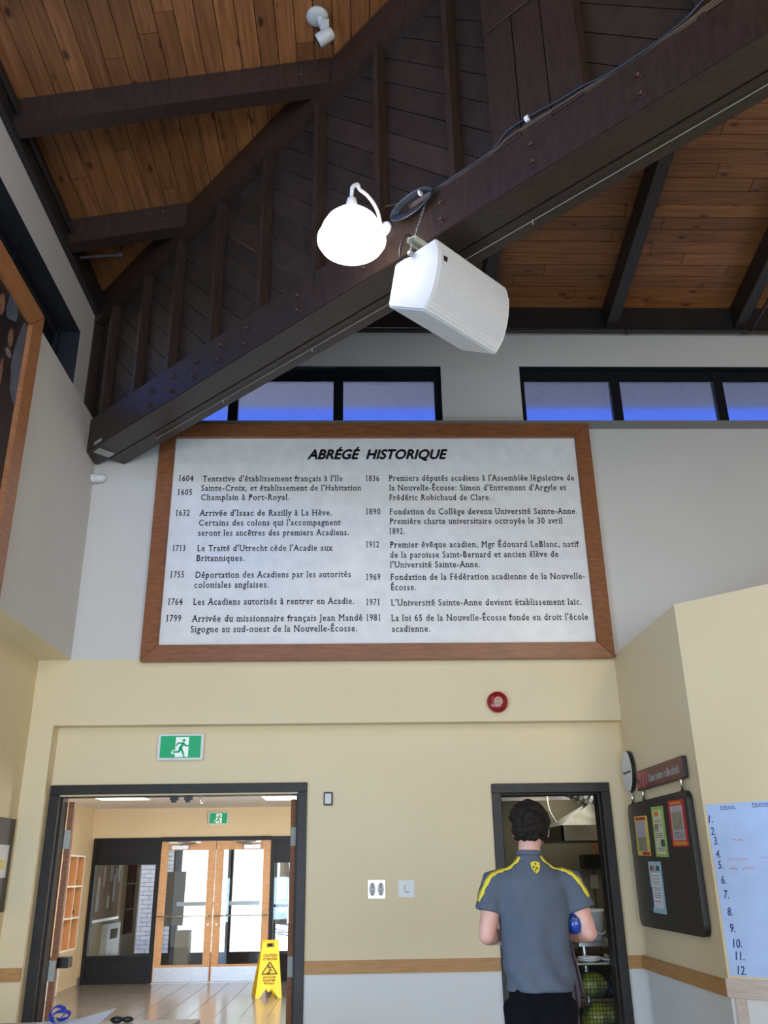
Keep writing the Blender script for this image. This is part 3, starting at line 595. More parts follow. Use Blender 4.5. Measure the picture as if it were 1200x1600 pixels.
# ================================================================== small items on the upper walls
sn = thing('motion_sensor', (-2.5, -.03, 4.98), 'small white rounded motion sensor in the left corner under the truss foot', 'sensor')
b = bm_(); lathe(b, [(.045, 0), (.045, .03), (.04, .035)], (-2.538, -.06, 5.005), (1, 0, 0), 16); obj('base', b, M['whitepl'], sn, smooth=True)
b = bm_(); lathe(b, [(.038, .03), (.043, .05), (.042, .09), (.033, .12), (.015, .137), (.001, .14)], (-2.538, -.06, 5.005), (1, 0, 0), 16); obj('lens', b, M['whitepl'], sn, smooth=True)
# security camera on the pine ceiling
sc0 = Vector((-.30, -2.98, zl(-.30)))
cm = thing('security_camera', sc0, 'white security camera on the pine ceiling at the top of the picture', 'camera')
b = bm_(); lathe(b, [(.085, 0), (.085, -.02), (.07, -.035), (.045, -.04)], sc0, (0, 0, 1), 24); obj('ceiling_plate', b, M['camgrey'], cm, smooth=True)
b = bm_(); tube(b, [sc0 + Vector((.02, 0, -.03)), sc0 + Vector((.04, .02, -.09)), sc0 + Vector((.05, .03, -.13))], [.03, .026, .024], 12); box(b, sc0.x + .03, sc0.x + .09, sc0.y - .02, sc0.y + .03, sc0.z - .16, sc0.z - .06); obj('arm', b, M['camgrey'], cm)
cax = Vector((-.75, .25, -.35)).normalized(); cc = sc0 + Vector((.055, .03, -.19))
b = bm_(); lathe(b, [(.03, -.075), (.048, -.06), (.052, 0), (.052, .055), (.047, .06)], cc, cax, 24); obj('camera_body', b, M['camgrey'], cm, smooth=True)
b = bm_(); lathe(b, [(.044, .058), (.044, .064), (.02, .066)], cc, cax, 24); obj('lens', b, M['black'], cm)
# sprinkler pipes
b = bm_(); tube(b, [(-2.585, -.9, 6.90), (-2.585, -9, 6.90)], .02, 10); tube(b, [(-2.585, -1.0, 6.90), (-2.585, -1.0, 6.83), (-2.22, -1.0, 6.86)], .017, 10); lathe(b, [(.026, -.02), (.026, .03)], (-2.22, -1.0, 6.86), (1, 0, .1), 10); tube(b, [(-2.22, -1.0, 6.86), (-2.215, -1.0, 6.96)], .012, 8)
obj('sprinkler_pipe', b, M['nearblack'], None, label='short dark sprinkler pipe with elbow in the upper left corner', cat='pipe')
b = bm_(); tube(b, [(-2.3, .045, 6.75), (8.5, .045, 6.75)], .026, 12)
for x in (2.85, 4.1, 1.2): lathe(b, [(.034, -.03), (.034, .03)], (x, .045, 6.75), (1, 0, 0), 12)
tube(b, [(4.17, .03, 6.75), (4.17, -.3, 6.80), (4.20, -.9, 6.95)], .018, 8)
obj('sprinkler_pipe', b, M['nearblack'], None, smooth=True, label='long dark sprinkler pipe under the back fascia beam', cat='pipe')

# ================================================================== fire bell, exit sign, plates
bell = thing('fire_bell', (1.21, 0, 2.77), 'round red fire bell above the kitchen doorway', 'bell')
b = bm_(); lathe(b, [(.055, 0), (.055, .03)], (1.21, 0, 2.86), (0, -1, 0), 20); obj('back_box', b, M['red'], bell)
b = bm_(); lathe(b, [(.09, .022), (.092, .03), (.088, .05), (.07, .066), (.04, .072)], (1.21, 0, 2.86), (0, -1, 0), 36); obj('gong', b, M['red'], bell, smooth=True)
b = bm_(); lathe(b, [(.038, .071), (.038, .0745)], (1.21, 0, 2.86), (0, -1, 0), 24); lathe(b, [(.008, .07), (.008, .08)], (1.21, 0, 2.86), (0, -1, 0), 10); obj('label_disc', b, mat('bell_label', (.55, .36, .28), .5), bell)
text(bell, 'FIRE', (1.19, -.0748, 2.872), (1, 0, 0), (0, 0, 1), .04, .008, M['ink']); text(bell, 'FEU', (1.193, -.0748, 2.838), (1, 0, 0), (0, 0, 1), .034, .008, M['ink'])
def exit_sign(x0, x1, z0, z1, y, label, mirror=False):
    w, h = x1 - x0, z1 - z0
    s = thing('exit_sign', ((x0 + x1) / 2, y, z0), label, 'exit sign')
    B('housing', (x0, x1, y - .05, y, z0, z1), M['whitepl'], s, .006)
    B('green_face', (x0 + w * .06, x1 - w * .06, y - .0525, y - .05, z0 + h * .08, z1 - h * .08), M['green'], s)
    def P(u, v): return ((x0 + (w * (1 - u) if mirror else w * u)), y - .0526, z0 + h * v)
    def pl(pts, m, nm, d=.001):
        b = bm_(); prism(b, [P(*q) for q in pts], (0, -d, 0)); obj(nm, b, m, s)
    pl([(.39, .11), (.675, .11), (.675, .87), (.39, .87)], M['signwhite'], 'doorway_symbol')
    def lm(bm, p, q, r, lift=.0012):
        p, q = Vector(P(*p)), Vector(P(*q)); d = (q - p).normalized(); nn = Vector((d.z, 0, -d.x)) * r; o_ = Vector((0, -lift, 0))
        prism(bm, [p + nn + o_ - d * r * .5, q + nn + o_ + d * r * .5, q - nn + o_ + d * r * .5, p - nn + o_ - d * r * .5], (0, -.001, 0))
    b = bm_(); r = h * .036; lm(b, (.52, .31), (.34, .30), r * 2.0, .0006); lm(b, (.34, .30), (.33, .25), r * 1.2, .0006); obj('figure_outline', b, M['signwhite'], s)
    b = bm_(); c_ = Vector(P(.57, .74)); prism(b, [(c_.x + h * .06 * math.cos(a), c_.y - .0012, c_.z + h * .06 * math.sin(a)) for a in [i * math.pi / 6 for i in range(12)]], (0, -.001, 0))
    for p, q, k_ in (((.56, .62), (.50, .45), 1.5), ((.56, .64), (.45, .64), .8), ((.45, .64), (.41, .55), .8), ((.57, .62), (.61, .54), .9), ((.61, .54), (.67, .54), .8), ((.50, .45), (.475, .32), 1.2), ((.48, .31), (.35, .30), 1.0), ((.51, .45), (.575, .22), 1.2), ((.57, .17), (.60, .12), .8)): lm(b, p, q, r * k_)
    obj('running_figure', b, M['green'], s)
exit_sign(-1.74, -1.345, 2.415, 2.635, .15, 'green running-man exit sign on the cream wall above the double doors')
# framed label, plates
nl = thing('framed_notice', (-.265, .15, 2.03), 'tiny white notice in a black frame right of the double doors', 'notice')
B('frame', (-.305, -.225, .135, .15, 2.03, 2.14), M['black'], nl, .003); B('sheet', (-.293, -.24, .133, .135, 2.045, 2.126), M['paper'], nl)
sw = thing('socket_plate', (.145, .15, 1.30), 'brushed steel double socket plate on the cream wall', 'socket')
B('plate', (.07, .21, .142, .15, 1.30, 1.44), M['steel'], sw, .003)
for x in (.105, .175):
    b = bm_(); lathe(b, [(.026, 0), (.024, .005), (.001, .006)], (x, .142, 1.37), (0, -1, 0), 16)
    for v in b.verts: v.co.z = 1.37 + (v.co.z - 1.37) * 2.0
    o_ = obj('receptacle', b, mat('grey_receptacle', (.55, .53, .54), .5), sw)
    b = bm_()
    for z in (1.335, 1.355, 1.385, 1.405): box(b, x - .006, x + .006, .1345, .137, z - .004, z + .004)
    obj('slots', b, M['black'], o_)
tp = thing('switch_plate', (.385, .15, 1.30), 'square white switch plate beside the steel socket plate', 'switch')
B('plate', (.32, .452, .138, .15, 1.305, 1.435), M['whitepl'], tp, .004); B('toggle', (.375, .405, .133, .138, 1.35, 1.395), M['whitepl'], tp, .002)
b = bm_(); box(b, .370, .376, .137, .1385, 1.345, 1.40); box(b, .376, .41, .137, .1385, 1.342, 1.348); obj('seam', b, M['greytrim'], tp)

# ================================================================== dado rails
def rail(nm, dims, m=None):
    B(nm, dims, m or M['rail'], None, .004, kind='structure')
rail('trim_2', (-.445, 1.125, .128, .15, .755, .85)); rail('trim_3', (2.15, XA, .128, .15, .755, .85)); rail('trim_4', (-2.82, -2.62, -.022, 0, .755, .85)); rail('trim_5', (XA - .022, XA, -1.62, .128, .755, .85))
rail('trim_6', (-2.82, -2.798, -14, -.022, .755, .85))
def PB(s, d, z): return Vector((XA + s / R2 - d / R2, -1.62 - s / R2 - d / R2, z))   # along the 45 degree wall, d out of it
def pbox(bm, s0, s1, d0, d1, z0, z1): box(bm, s0, s1, d0, d1, z0, z1, lambda v: PB(v.x, v.y, v.z))
b = bm_(); pbox(b, -.01, 5.2, 0, .022, .755, .86); bevel(b, .003); obj('trim_7', b, M['palerail'], **st)
b = bm_(); pbox(b, .035, .10, 0, .02, 0, .754); bevel(b, .003); obj('trim_8', b, M['palerail'], **st)

# ================================================================== door frames
def door_frame(nm, a0, a1, zt):
    d = thing(nm, ((a0 + a1) / 2, .15, 0), kind='structure')
    def piece(n_, prof, along, l0, l1):
        b = bm_()
        if along == 'z': prism(b, [(x, y, l0) for x, y in prof], (0, 0, l1 - l0))
        else: prism(b, [(l0, y, z) for z, y in prof], (l1 - l0, 0, 0))
        bevel(b, .003, 1); obj(n_, b, M['jamb'], d)
    L = [(a0 - .065, .145), (a0 - .065, .12), (a0 + .012, .12), (a0 + .012, .19), (a0 + .028, .19), (a0 + .028, .335), (a0 - .065, .335), (a0 - .065, .31), (a0, .31), (a0, .145)]
    piece('jamb', L, 'z', 0, zt - .012)
    piece('jamb', [(a0 + a1 - x, y) for x, y in L], 'z', 0, zt - .012)
    H = [(zt + .065, .145), (zt + .065, .12), (zt - .012, .12), (zt - .012, .19), (zt - .028, .19), (zt - .028, .335), (zt + .065, .335), (zt + .065, .31), (zt, .31), (zt, .145)]
    piece('head', H, 'x', a0 - .065, a1 + .065)
    return d
dd = door_frame('door_1', D1[0], D1[1], 2.155)
b = bm_()
for x in (-1.62, -1.50): box(b, x, x + .07, .20, .26, 2.095, 2.125); box(b, x + .015, x + .055, .18, .24, 2.075, 2.097)
obj('catch', b, M['black'], dd)
door_frame('door_2', D2[0], D2[1], 2.125)
def hinged_leaf(nm, hx, ang, sgn, length=.95):
    d = Vector((math.sin(ang), math.cos(ang), 0)); nrm = Vector((d.y, -d.x, 0)) * sgn; o0 = Vector((hx, .345, 0))
    T = lambda v: o0 + d * v.x + nrm * v.y + Vector((0, 0, v.z))
    lf = thing(nm, o0, kind='structure')
    b = bm_(); box(b, 0, length, 0, .045, .01, 2.10, T); bevel(b, .003, 1); obj('leaf', b, M['darkoak'], lf)
    for z in (.72, 1.72):
        b = bm_(); box(b, -.004, 0, .004, .041, z, z + .15, T); box(b, -.01, 0, -.012, 0.004, z, z + .15, T); obj('hinge', b, M['hinge'], lf)
    return lf
hinged_leaf('door_3', D1[0] + .035, -.28, 1); hinged_leaf('door_4', D1[1] - .04, -.02, -1)
B('door_closer', (-2.52, -2.42, .50, .62, .80, .88), M['black'], bpy.data.objects['door_3'])

# ================================================================== vestibule
VL, VC, VY = -4.25, 2.50, 7.25
vf = thing('floor_vestibule', (-2, 3, 0), kind='structure')
B('grout_bed', (-4.4, .6, .15, VY, -.06, -.006), M['grout'], vf)
tile_me = None; ts = .305
for i in range(16):
    for j in range(12):
        x0 = -4.40 + i * ts; y0 = 3.6 + j * ts
        if x0 > .4 or y0 > VY - .05: continue
        if tile_me is None:
            b = bm_(); box(b, .003, ts - .003, .003, ts - .003, -.01, 0); bmesh.ops.recalc_face_normals(b, faces=b.faces[:]); tile_me = bpy.data.meshes.new('tile'); b.to_mesh(tile_me); b.free(); tile_me.materials.append(M['tile'])
        o = bpy.data.objects.new('tile', tile_me); COL.objects.link(o); o.location = (x0, y0, 0); attach(o, vf)
B('tile_field', (-4.4, .6, .15, 3.6, -.006, 0), M['tile'], vf, kind='stuff')
b = bm_(); box(b, -4.5, VL, .31, VY, 0, VC); obj('wall_vestibule_left', b, M['cream_plain'], **st)
B('wall_vestibule_right', (.6, .8, .31, VY, 0, VC), M['cream_plain'], **st)
b = bm_(); box(b, -4.5, -4.20, VY, VY + .15, 0, VC); box(b, -4.20, .8, VY, VY + .15, 2.06, VC); box(b, -.45, .8, VY, VY + .15, 0, 2.06); obj('wall_vestibule_far', b, M['cream_plain'], **st)
B('ceiling_vestibule', (-4.5, .8, .31, VY + .15, VC, VC + .1), M['ceil'], **st)
B('baseboard_left', (VL, VL + .012, .31, 4.9, 0, .10), M['base'], **st); B('baseboard_far', (VL, -4.20, VY - .012, VY, 0, .10), M['base'], **st)
for (x0, x1, y0, y1, lb) in ((-3.62, -2.95, 4.75, 5.35, 'lit ceiling light panel left of the sprinkler in the vestibule'), (-1.35, -.75, 5.0, 5.7, 'lit ceiling light panel at the right side of the vestibule')):
    t = thing('ceiling_light', ((x0 + x1) / 2, (y0 + y1) / 2, VC), lb, 'ceiling light', 'recessed ceiling lights of the vestibule')
    b = bm_()
    for dims in ((x0 - .02, x1 + .02, y0 - .02, y0), (x0 - .02, x1 + .02, y1, y1 + .02), (x0 - .02, x0, y0, y1), (x1, x1 + .02, y0, y1)): box(b, *dims, VC - .012, VC)
    obj('frame', b, M['whitepl'], t); B('diffuser', (x0, x1, y0, y1, VC - .008, VC), M['lightpanel'], t)
area('vestibule_panels', (-2.2, 4.4, 2.44), (-2.2, 4.4, 0), 2.2, 1.6, 45, (1.0, .93, .80))
area('vestibule_fill', (.55, 3.6, 1.5), (-4.0, 5.4, 2.3), 3.2, 1.6, 190, (1.0, .97, .94))  # added fill to brighten vestibule ceiling and walls; no window in this wall
spn = thing('fire_sprinkler', (-2.2, 5.2, VC - .07), 'chrome sprinkler head in the vestibule ceiling', 'sprinkler')
b = bm_(); lathe(b, [(.04, 0), (.035, -.012), (.012, -.015), (.012, -.04), (.004, -.045)], (-2.2, 5.2, VC), (0, 0, 1), 14); obj('body', b, M['chrome'], spn)
b = bm_(); tube(b, [(-2.215, 5.2, VC - .035), (-2.22, 5.2, VC - .055), (-2.2, 5.2, VC - .075)], .003, 6); tube(b, [(-2.185, 5.2, VC - .035), (-2.18, 5.2, VC - .055), (-2.2, 5.2, VC - .075)], .003, 6); lathe(b, [(.018, -.075), (.018, -.079)], (-2.2, 5.2, VC), (0, 0, 1), 12); obj('deflector', b, M['chrome'], spn)
exit_sign(-2.42, -2.10, 2.24, 2.43, VY, 'smaller green exit sign above the glazed entrance doors')

# cubby shelf
cu = thing('cubby_shelf', (-4.1, 5.6, .55), 'wooden nine-hole cubby shelf with pale edges on the vestibule wall', 'shelf')
cy0, cy1, cz0, cz1, cx0, cx1 = 5.08, 6.14, .56, 1.78, VL, -4.0
oc = mat('cubby_wood', (.62, .32, .13), .5, col2=(.54, .26, .10), scale=6)
ed = mat('cubby_white_edge', (.80, .76, .70), .5)
B('back', (cx0, cx0 + .01, cy0, cy1, cz0, cz1), oc, cu)
for i in range(4):
    y = cy0 + (cy1 - cy0) * i / 3; yy = min(max(y - .009, cy0), cy1 - .018); s_ = B('divider', (cx0 + .01, cx1 - .002, yy, yy + .018, cz0 + .018, cz1 - .018), oc, cu); B('edge_strip', (cx1 - .002, cx1, yy, yy + .018, cz0 + .018, cz1 - .018), ed, s_)
for i in range(4):
    z = cz0 + (cz1 - cz0) * i / 3; zz = min(max(z - .009, cz0), cz1 - .018); s_ = B('shelf', (cx0 + .01, cx1 - .002, cy0 - .001, cy1 + .001, zz, zz + .018), oc, cu); B('edge_strip', (cx1 - .002, cx1 + .001, cy0 - .001, cy1 + .001, zz - .002, zz + .02), ed, s_)
for (y, z, lb) in ((5.93, 1.385, 'dark glove in the upper right cubby hole'), (5.95, .98, 'dark crumpled glove in the middle right cubby hole')):
    b = bm_(); ball(b, (-4.10, y, z + .045), .05, 2, (1, 1.3, .8)); ball(b, (-4.07, y + .04, z + .06), .035, 2); ball(b, (-4.12, y - .04, z + .035), .032, 2); obj('glove', b, M['black'], None, smooth=True, label=lb, cat='glove', group='gloves left in the cubby shelf')
B('radiator_cover', (VL, -4.12, 4.9, 5.9, 0, .48), M['whitepl'], None, .006, label='pale low cabinet under the cubby shelf', cat='cabinet')

# glazed entrance screen
def sidelight(nm, x0, x1):
    w = thing(nm, ((x0 + x1) / 2, VY, 0), kind='structure')
    f = [(x0, x0 + .06, 0, 2.05), (x1 - .06, x1, 0, 2.05)]
    for a, c, z0, z1 in f: B('mullion', (a, c, VY - .05, VY + .06, z0, z1), M['frame'], w, .004)
    for z0, z1 in ((0, .08), (.33, .38), (1.66, 1.71), (1.99, 2.05)): B('transom', (x0 + .06, x1 - .06, VY - .05, VY + .06, z0, z1), M['frame'], w, .004)
    B('infill_panel', (x0 + .06, x1 - .06, VY - .02, VY + .03, .08, .33), M['frame'], w); B('infill_panel', (x0 + .06, x1 - .06, VY - .02, VY + .03, 1.71, 1.99), M['frame'], w)
    B('pane', (x0 + .06, x1 - .06, VY, VY + .008, .38, 1.66), M['glass'], w)
sidelight('window_4', -4.20, -3.14); sidelight('window_5', -1.40, -.45)
B('trim_9', (-3.14, -1.40, VY - .05, VY + .06, 2.0, 2.06), M['frame'], **st)
def exit_leaf(nm, x0, x1, hs):
    d = thing(nm, ((x0 + x1) / 2, VY, 0), kind='structure'); y0, y1 = VY - .02, VY + .025
    s = .115
    B('stile', (x0, x0 + s, y0, y1, .01, 1.995), M['lightoak'], d, .003); B('stile', (x1 - s, x1, y0, y1, .01, 1.995), M['lightoak'], d, .003)
    B('top_rail', (x0 + s, x1 - s, y0, y1, 1.865, 1.995), M['lightoak'], d, .003); B('bottom_rail', (x0 + s, x1 - s, y0, y1, .01, .24), M['lightoak'], d, .003)
    B('pane', (x0 + s, x1 - s, VY, VY + .006, .24, 1.865), M['glass'], d)
    B('kick_plate', (x0 + .015, x1 - .015, y0 - .004, y0, .015, .21), M['steel'], d)
    b = bm_(); tube(b, [(x0 + .05, y0 - .0, .915), (x0 + .03, y0 - .05, .915), (x0 + .05, y0 - .08, .915), (x1 - .05, y0 - .08, .915), (x1 - .03, y0 - .05, .915), (x1 - .05, y0, .915)], .011, 8); obj('push_bar', b, M['steel'], d, smooth=True)
    cx = x0 + .17 if hs < 0 else x1 - .42
    B('closer_body', (cx, cx + .26, y0 - .06, y0, 1.875, 1.935), M['steel'], d, .006)
    b = bm_(); tube(b, [(cx + .13, y0 - .07, 1.94), (cx + .13 + hs * -.25, y0 - .14, 1.965)], .012, 6); tube(b, [(cx + .13 + hs * -.25, y0 - .14, 1.965), (cx + .13 + hs * .05, y0 - .02, 1.99)], .012, 6); box(b, cx - .05, cx + .45 if hs < 0 else cx + .26, y0 - .03, y0, 1.965, 1.99); obj('closer_arm', b, M['steel'], d)
    b = bm_(); lathe(b, [(.012, 0), (.012, .01)], ((x1 - .06) if hs < 0 else (x0 + .06), y0, .79), (0, -1, 0), 10); obj('lock_cylinder', b, M['chrome'], d)
exit_leaf('door_5', -3.135, -2.275, -1); exit_leaf('door_6', -2.265, -1.405, 1)
B('trim_10', (-3.14, -1.40, VY - .06, VY + .06, 0, .012), M['steel'], **st)

# ---- outer lobby
LY = 9.8
B('floor_lobby', (-4.5, .8, VY, LY + .1, -.06, -.001), M['lobbyfloor'], **st)
B('wall_lobby_left', (-4.5, -4.25, VY + .15, LY, 0, 2.4), M['cream_plain'], **st)
B('wall_lobby_right', (-.45, -.3, VY + .15, LY, 0, 2.4), M['cream_plain'], **st)
B('ceiling_lobby', (-4.5, .8, VY + .15, LY + .9, 2.4, 2.5), M['ceil'], **st)
pb = thing('pinboard', (-4.2, 8.4, .84), 'tan pinboard with papers seen through the left side window', 'pinboard')
B('board', (-4.235, -4.22, 7.5, 9.15, .86, 1.95), M['cork'], pb); B('tray', (-4.235, -4.19, 7.5, 9.15, .82, .86), M['steel'], pb)
for (y, z, w, h) in ((8.05, 1.35, .10, .30), (8.45, 1.42, .16, .28), (8.7, 1.1, .14, .42), (8.98, 1.40, .12, .42), (8.38, 1.0, .13, .2), (7.72, .98, .16, .5), (8.84, 1.5, .08, .12)):
    o = B('sheet', (-4.219, -4.215, y, y + w, z, z + h), M['paper'], pb)
ht = thing('wall_heater', (-4.2, 8.7, 0), 'tall white wall heater below the pinboard in the outer lobby', 'heater')
B('casing', (-4.25, -4.15, 8.35, 9.2, .03, .77), M['whitepl'], ht, .01); B('grille', (-4.15, -4.145, 8.55, 9.0, .53, .68), M['greyposter'], ht)
# outer glazing
og = thing('window_6', (-2.5, LY, 0), kind='structure')
b = bm_()
for x0, x1 in ((-4.25, -4.02), (-3.42, -3.28), (-2.42, -2.33), (-1.66, -1.52), (-.62, -.45)): B('mullion', (x0, x1, LY - .04, LY + .06, 0, 2.4), M['frame'], og, .004)
for x0, x1 in ((-4.02, -3.42), (-3.28, -2.42), (-2.33, -1.66), (-1.52, -.62)):
    B('transom', (x0, x1, LY - .03, LY + .05, 0, .22), M['frame'], og); B('transom', (x0, x1, LY - .03, LY + .05, 1.93, 2.4), M['frame'], og); B('pane', (x0, x1, LY, LY + .006, .22, 1.93), M['glass'], og)
for x0, x1 in ((-3.28, -2.42), (-2.33, -1.66)): B('push_rail', (x0 - .03, x1 + .03, LY - .08, LY - .05, .98, 1.05), M['steel'], og)
B('poster', (-3.75, -3.18, LY - .046, LY - .04, .66, 1.56), M['greyposter'], None, label='plain grey poster hanging in the outer lobby window', cat='poster')
B('display_stand', (-3.22, -2.98, 9.3, 9.6, 0, .60), mat('stand_cream', (.5, .42, .25), .6), None, .01, label='low cream cabinet against the outer lobby glass', cat='cabinet')
# exterior: pale paving, brick wall, tree
B('ground', (-60, 60, LY + .1, 120, -.1, -.02), M['concrete'], **st)
bw = thing('wall_exterior', (-4.3, 11.3, 0), kind='structure')
B('mortar', (-5.6, -3.62, 11.42, 11.6, 0, 3.0), M['greytrim'], bw)
brick_me = None
for r in range(25):
    for c in range(6):
        bx_ = -5.0 + c * .235 + (.115 if r % 2 else 0)
        if bx_ + .225 > -3.60: continue
        if brick_me is None:
            q = bm_(); box(q, 0, .225, 0, .05, 0, .07); bmesh.ops.recalc_face_normals(q, faces=q.faces[:]); brick_me = bpy.data.meshes.new('brick'); q.to_mesh(brick_me); q.free(); brick_me.materials.append(M['brick'])
        o = bpy.data.objects.new('brick', brick_me); COL.objects.link(o); o.location = (bx_, 11.40, .02 + r * .08); attach(o, bw)
for i, (tx, ty, th, lb) in enumerate(((-2.6, 24, 6.0, 'sunlit green tree outside the entrance, left of the two'), (1.5, 30, 6.5, 'sunlit green tree outside the entrance, right of the two'))):
    t = thing('tree', (tx, ty, 0), lb, 'tree', 'trees outside the entrance')
    b = bm_(); tube(b, [(tx, ty, -.02), (tx + .1, ty, 1.5), (tx, ty, 3.4)], [.22, .16, .08], 8)
    for a in range(5): tube(b, [(tx + .05, ty, 1.8 + a * .25), (tx + .9 * math.cos(a * 1.3), ty + .9 * math.sin(a * 1.3), 2.8 + a * .3)], [.07, .03], 6)
    obj('trunk', b, M['bark'], t)
    b = bm_()
    for k_ in range(260):
        a, u = random.uniform(0, 6.28), random.uniform(-.6, 1); rr = 1.7 * math.sqrt(1 - u * u * .8) * random.uniform(.55, 1)
        c_ = Vector((tx + rr * math.cos(a), ty + rr * math.sin(a), 3.6 + u * 1.7)); d1 = Vector((random.uniform(-1, 1), random.uniform(-1, 1), random.uniform(-1, 1))).normalized() * .22; d2 = d1.cross(Vector((random.uniform(-1, 1), random.uniform(-1, 1), 1))).normalized() * .14
        b.faces.new([b.verts.new(c_ + q) for q in (-d1, -d2, d1, d2)])
    obj('foliage', b, M['leaf'], t, kind='stuff')

# wet floor sign
ws = thing('wet_floor_sign', (-1.2, 5.4, 0), 'yellow folding wet floor caution sign on the vestibule tiles', 'floor sign')
def sign_panel(nm, tl, trr, bl, br, cut):
    tl, trr, bl, br = map(Vector, (tl, trr, bl, br)); n = (trr - tl).cross(bl - tl).normalized()
    def P(u, v): a = tl.lerp(trr, u); c_ = bl.lerp(br, u); return a.lerp(c_, v)
    out = [P(0, 0), P(1, 0), P(1, 1), P(.86, 1), P(.62, .84), P(.50, .90), P(.38, .84), P(.14, 1), P(0, 1)]
    b = bm_(); th = n * .018
    # ring with a handle hole, built as strips
    v = {}
    strips = [[P(0, 0), P(1, 0), P(1, .05), P(0, .05)], [P(0, .05), P(.27, .05), P(.27, .125), P(0, .125)], [P(.73, .05), P(1, .05), P(1, .125), P(.73, .125)], [P(0, .125), P(1, .125), P(1, .84), P(.62, .84), P(.38, .84), P(0, .84)],
              [P(0, .84), P(.38, .84), P(.14, 1), P(0, 1)], [P(1, .84), P(1, 1), P(.86, 1), P(.62, .84)], [P(.38, .84), P(.62, .84), P(.50, .90)]]
    for s_ in strips: prism(b, s_, th)
    return obj(nm, b, M['yellow'], ws), P, n
FP, P, n = sign_panel('front_panel', (-1.315, 5.52, .665), (-1.105, 5.56, .665), (-1.36, 5.24, .0), (-1.02, 5.30, .0), True)
sign_panel('rear_panel', (-1.325, 5.56, .66), (-1.115, 5.60, .66), (-1.46, 5.72, .0), (-1.14, 5.78, .0), True)
rt_ = (P(1, .5) - P(0, .5)).normalized(); up_ = (P(.5, .2) - P(.5, .8)).normalized(); on = rt_.cross(up_).normalized() * .003
if on.y > 0: on = -on
nn_ = on
def sg(s, v, cap, wfrac):
    w = (P(1, v) - P(0, v)).length; c_ = P(.5, v) + nn_ - rt_ * (w * wfrac / 2); text(FP, s, c_, rt_, up_, w * wfrac, cap, M['ink'], bold=.02)
sg('CAUTION', .295, .038, .72); sg('ATTENTION', .355, .030, .72); sg('WET FLOOR', .665, .026, .56); sg('PLANCHER', .715, .026, .52); sg('MOUILLÉ', .765, .026, .42)
b = bm_(); A_, B_, C_ = P(.5, .385) + nn_, P(.84, .59) + nn_, P(.16, .59) + nn_; tube(b, [A_, B_], .007, 6); tube(b, [B_, C_], .007, 6); tube(b, [C_, A_], .007, 6); obj('warning_triangle', b, M['ink'], FP)
b = bm_()
for (p, q) in (((.46, .455), (.54, .51)), ((.48, .47), (.40, .49)), ((.52, .48), (.62, .465)), ((.54, .51), (.46, .535)), ((.54, .51), (.64, .55)), ((.38, .57), (.52, .572)), ((.46, .535), (.54, .562))): tube(b, [P(*p) + nn_, P(*q) + nn_], .006, 5)
ball(b, P(.44, .44) + nn_, .012, 1); obj('slipping_figure', b, M['ink'], FP)
b = bm_(); tube(b, [P(0.02, .01) - nn_, P(.98, .01) - nn_], .012, 8); obj('hinge', b, M['yellow'], ws)

# ================================================================== kitchen beyond the second door
kf = st
B('floor_kitchen', (.85, 4.4, .31, 4.1, -.05, 0), M['hallfloor'], **st)
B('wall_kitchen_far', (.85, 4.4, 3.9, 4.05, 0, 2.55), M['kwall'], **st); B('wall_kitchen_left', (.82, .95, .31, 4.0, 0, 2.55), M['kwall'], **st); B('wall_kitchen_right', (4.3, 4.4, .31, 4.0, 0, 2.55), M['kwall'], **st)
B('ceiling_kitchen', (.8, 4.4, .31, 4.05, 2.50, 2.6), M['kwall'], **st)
kl = thing('ceiling_light', (2.45, 3.4, 2.42), 'lit fluorescent panel on the kitchen ceiling behind the man', 'ceiling light')
B('housing', (2.20, 2.72, 3.05, 3.72, 2.42, 2.50), M['whitepl'], kl); B('diffuser', (2.22, 2.70, 3.07, 3.70, 2.41, 2.42), M['lightpanel'], kl)
area('kitchen_panel', (2.4, 2.6, 2.40), (2.4, 2.6, 0), .6, .6, 3.5, (1.0, .95, .78))
B('cable_tray', (1.5, 3.3, 3.3, 3.36, 2.27, 2.31), M['steel'], None, label='perforated steel strip hanging across the kitchen ceiling', cat='rail')
hd = thing('extractor_hood', (2.9, 2.9, 1.75), 'stainless steel kitchen extractor hood over the back of the kitchen', 'extractor hood')
hx0, hx1, hy0, hy1 = 2.22, 3.9, 2.45, 3.5
b = bm_()
for dims in ((hx0, hx1, hy0, hy0 + .02), (hx0, hx1, hy1 - .02, hy1), (hx0, hx0 + .02, hy0, hy1), (hx1 - .02, hx1, hy0, hy1)): box(b, *dims, 1.79, 1.95)
obj('skirt', b, M['dullsteel'], hd)
b = bm_(); vs = [Vector((hx0, hy0, 1.95)), Vector((hx1, hy0, 1.95)), Vector((hx1, hy1, 1.95)), Vector((hx0, hy1, 1.95)), Vector((2.62, 2.75, 2.18)), Vector((3.5, 2.75, 2.18)), Vector((3.5, 3.2, 2.18)), Vector((2.62, 3.2, 2.18))]
v = [b.verts.new(q) for q in vs]
for f in ((0, 1, 5, 4), (1, 2, 6, 5), (2, 3, 7, 6), (3, 0, 4, 7), (4, 5, 6, 7), (0, 3, 2, 1)): b.faces.new([v[i] for i in f])
obj('canopy', b, M['dullsteel'], hd)
b = bm_(); N_ = 26; pts = []; rd = []
for i in range(N_):
    t = i / (N_ - 1); pts.append((2.85 - .75 * t, 2.95, 2.14 + .34 * math.sin(t * 1.5))); rd.append(.105 + (.008 if i % 2 else 0))
tube(b, pts, rd, 16); obj('flexible_duct', b, M['steel'], hd)
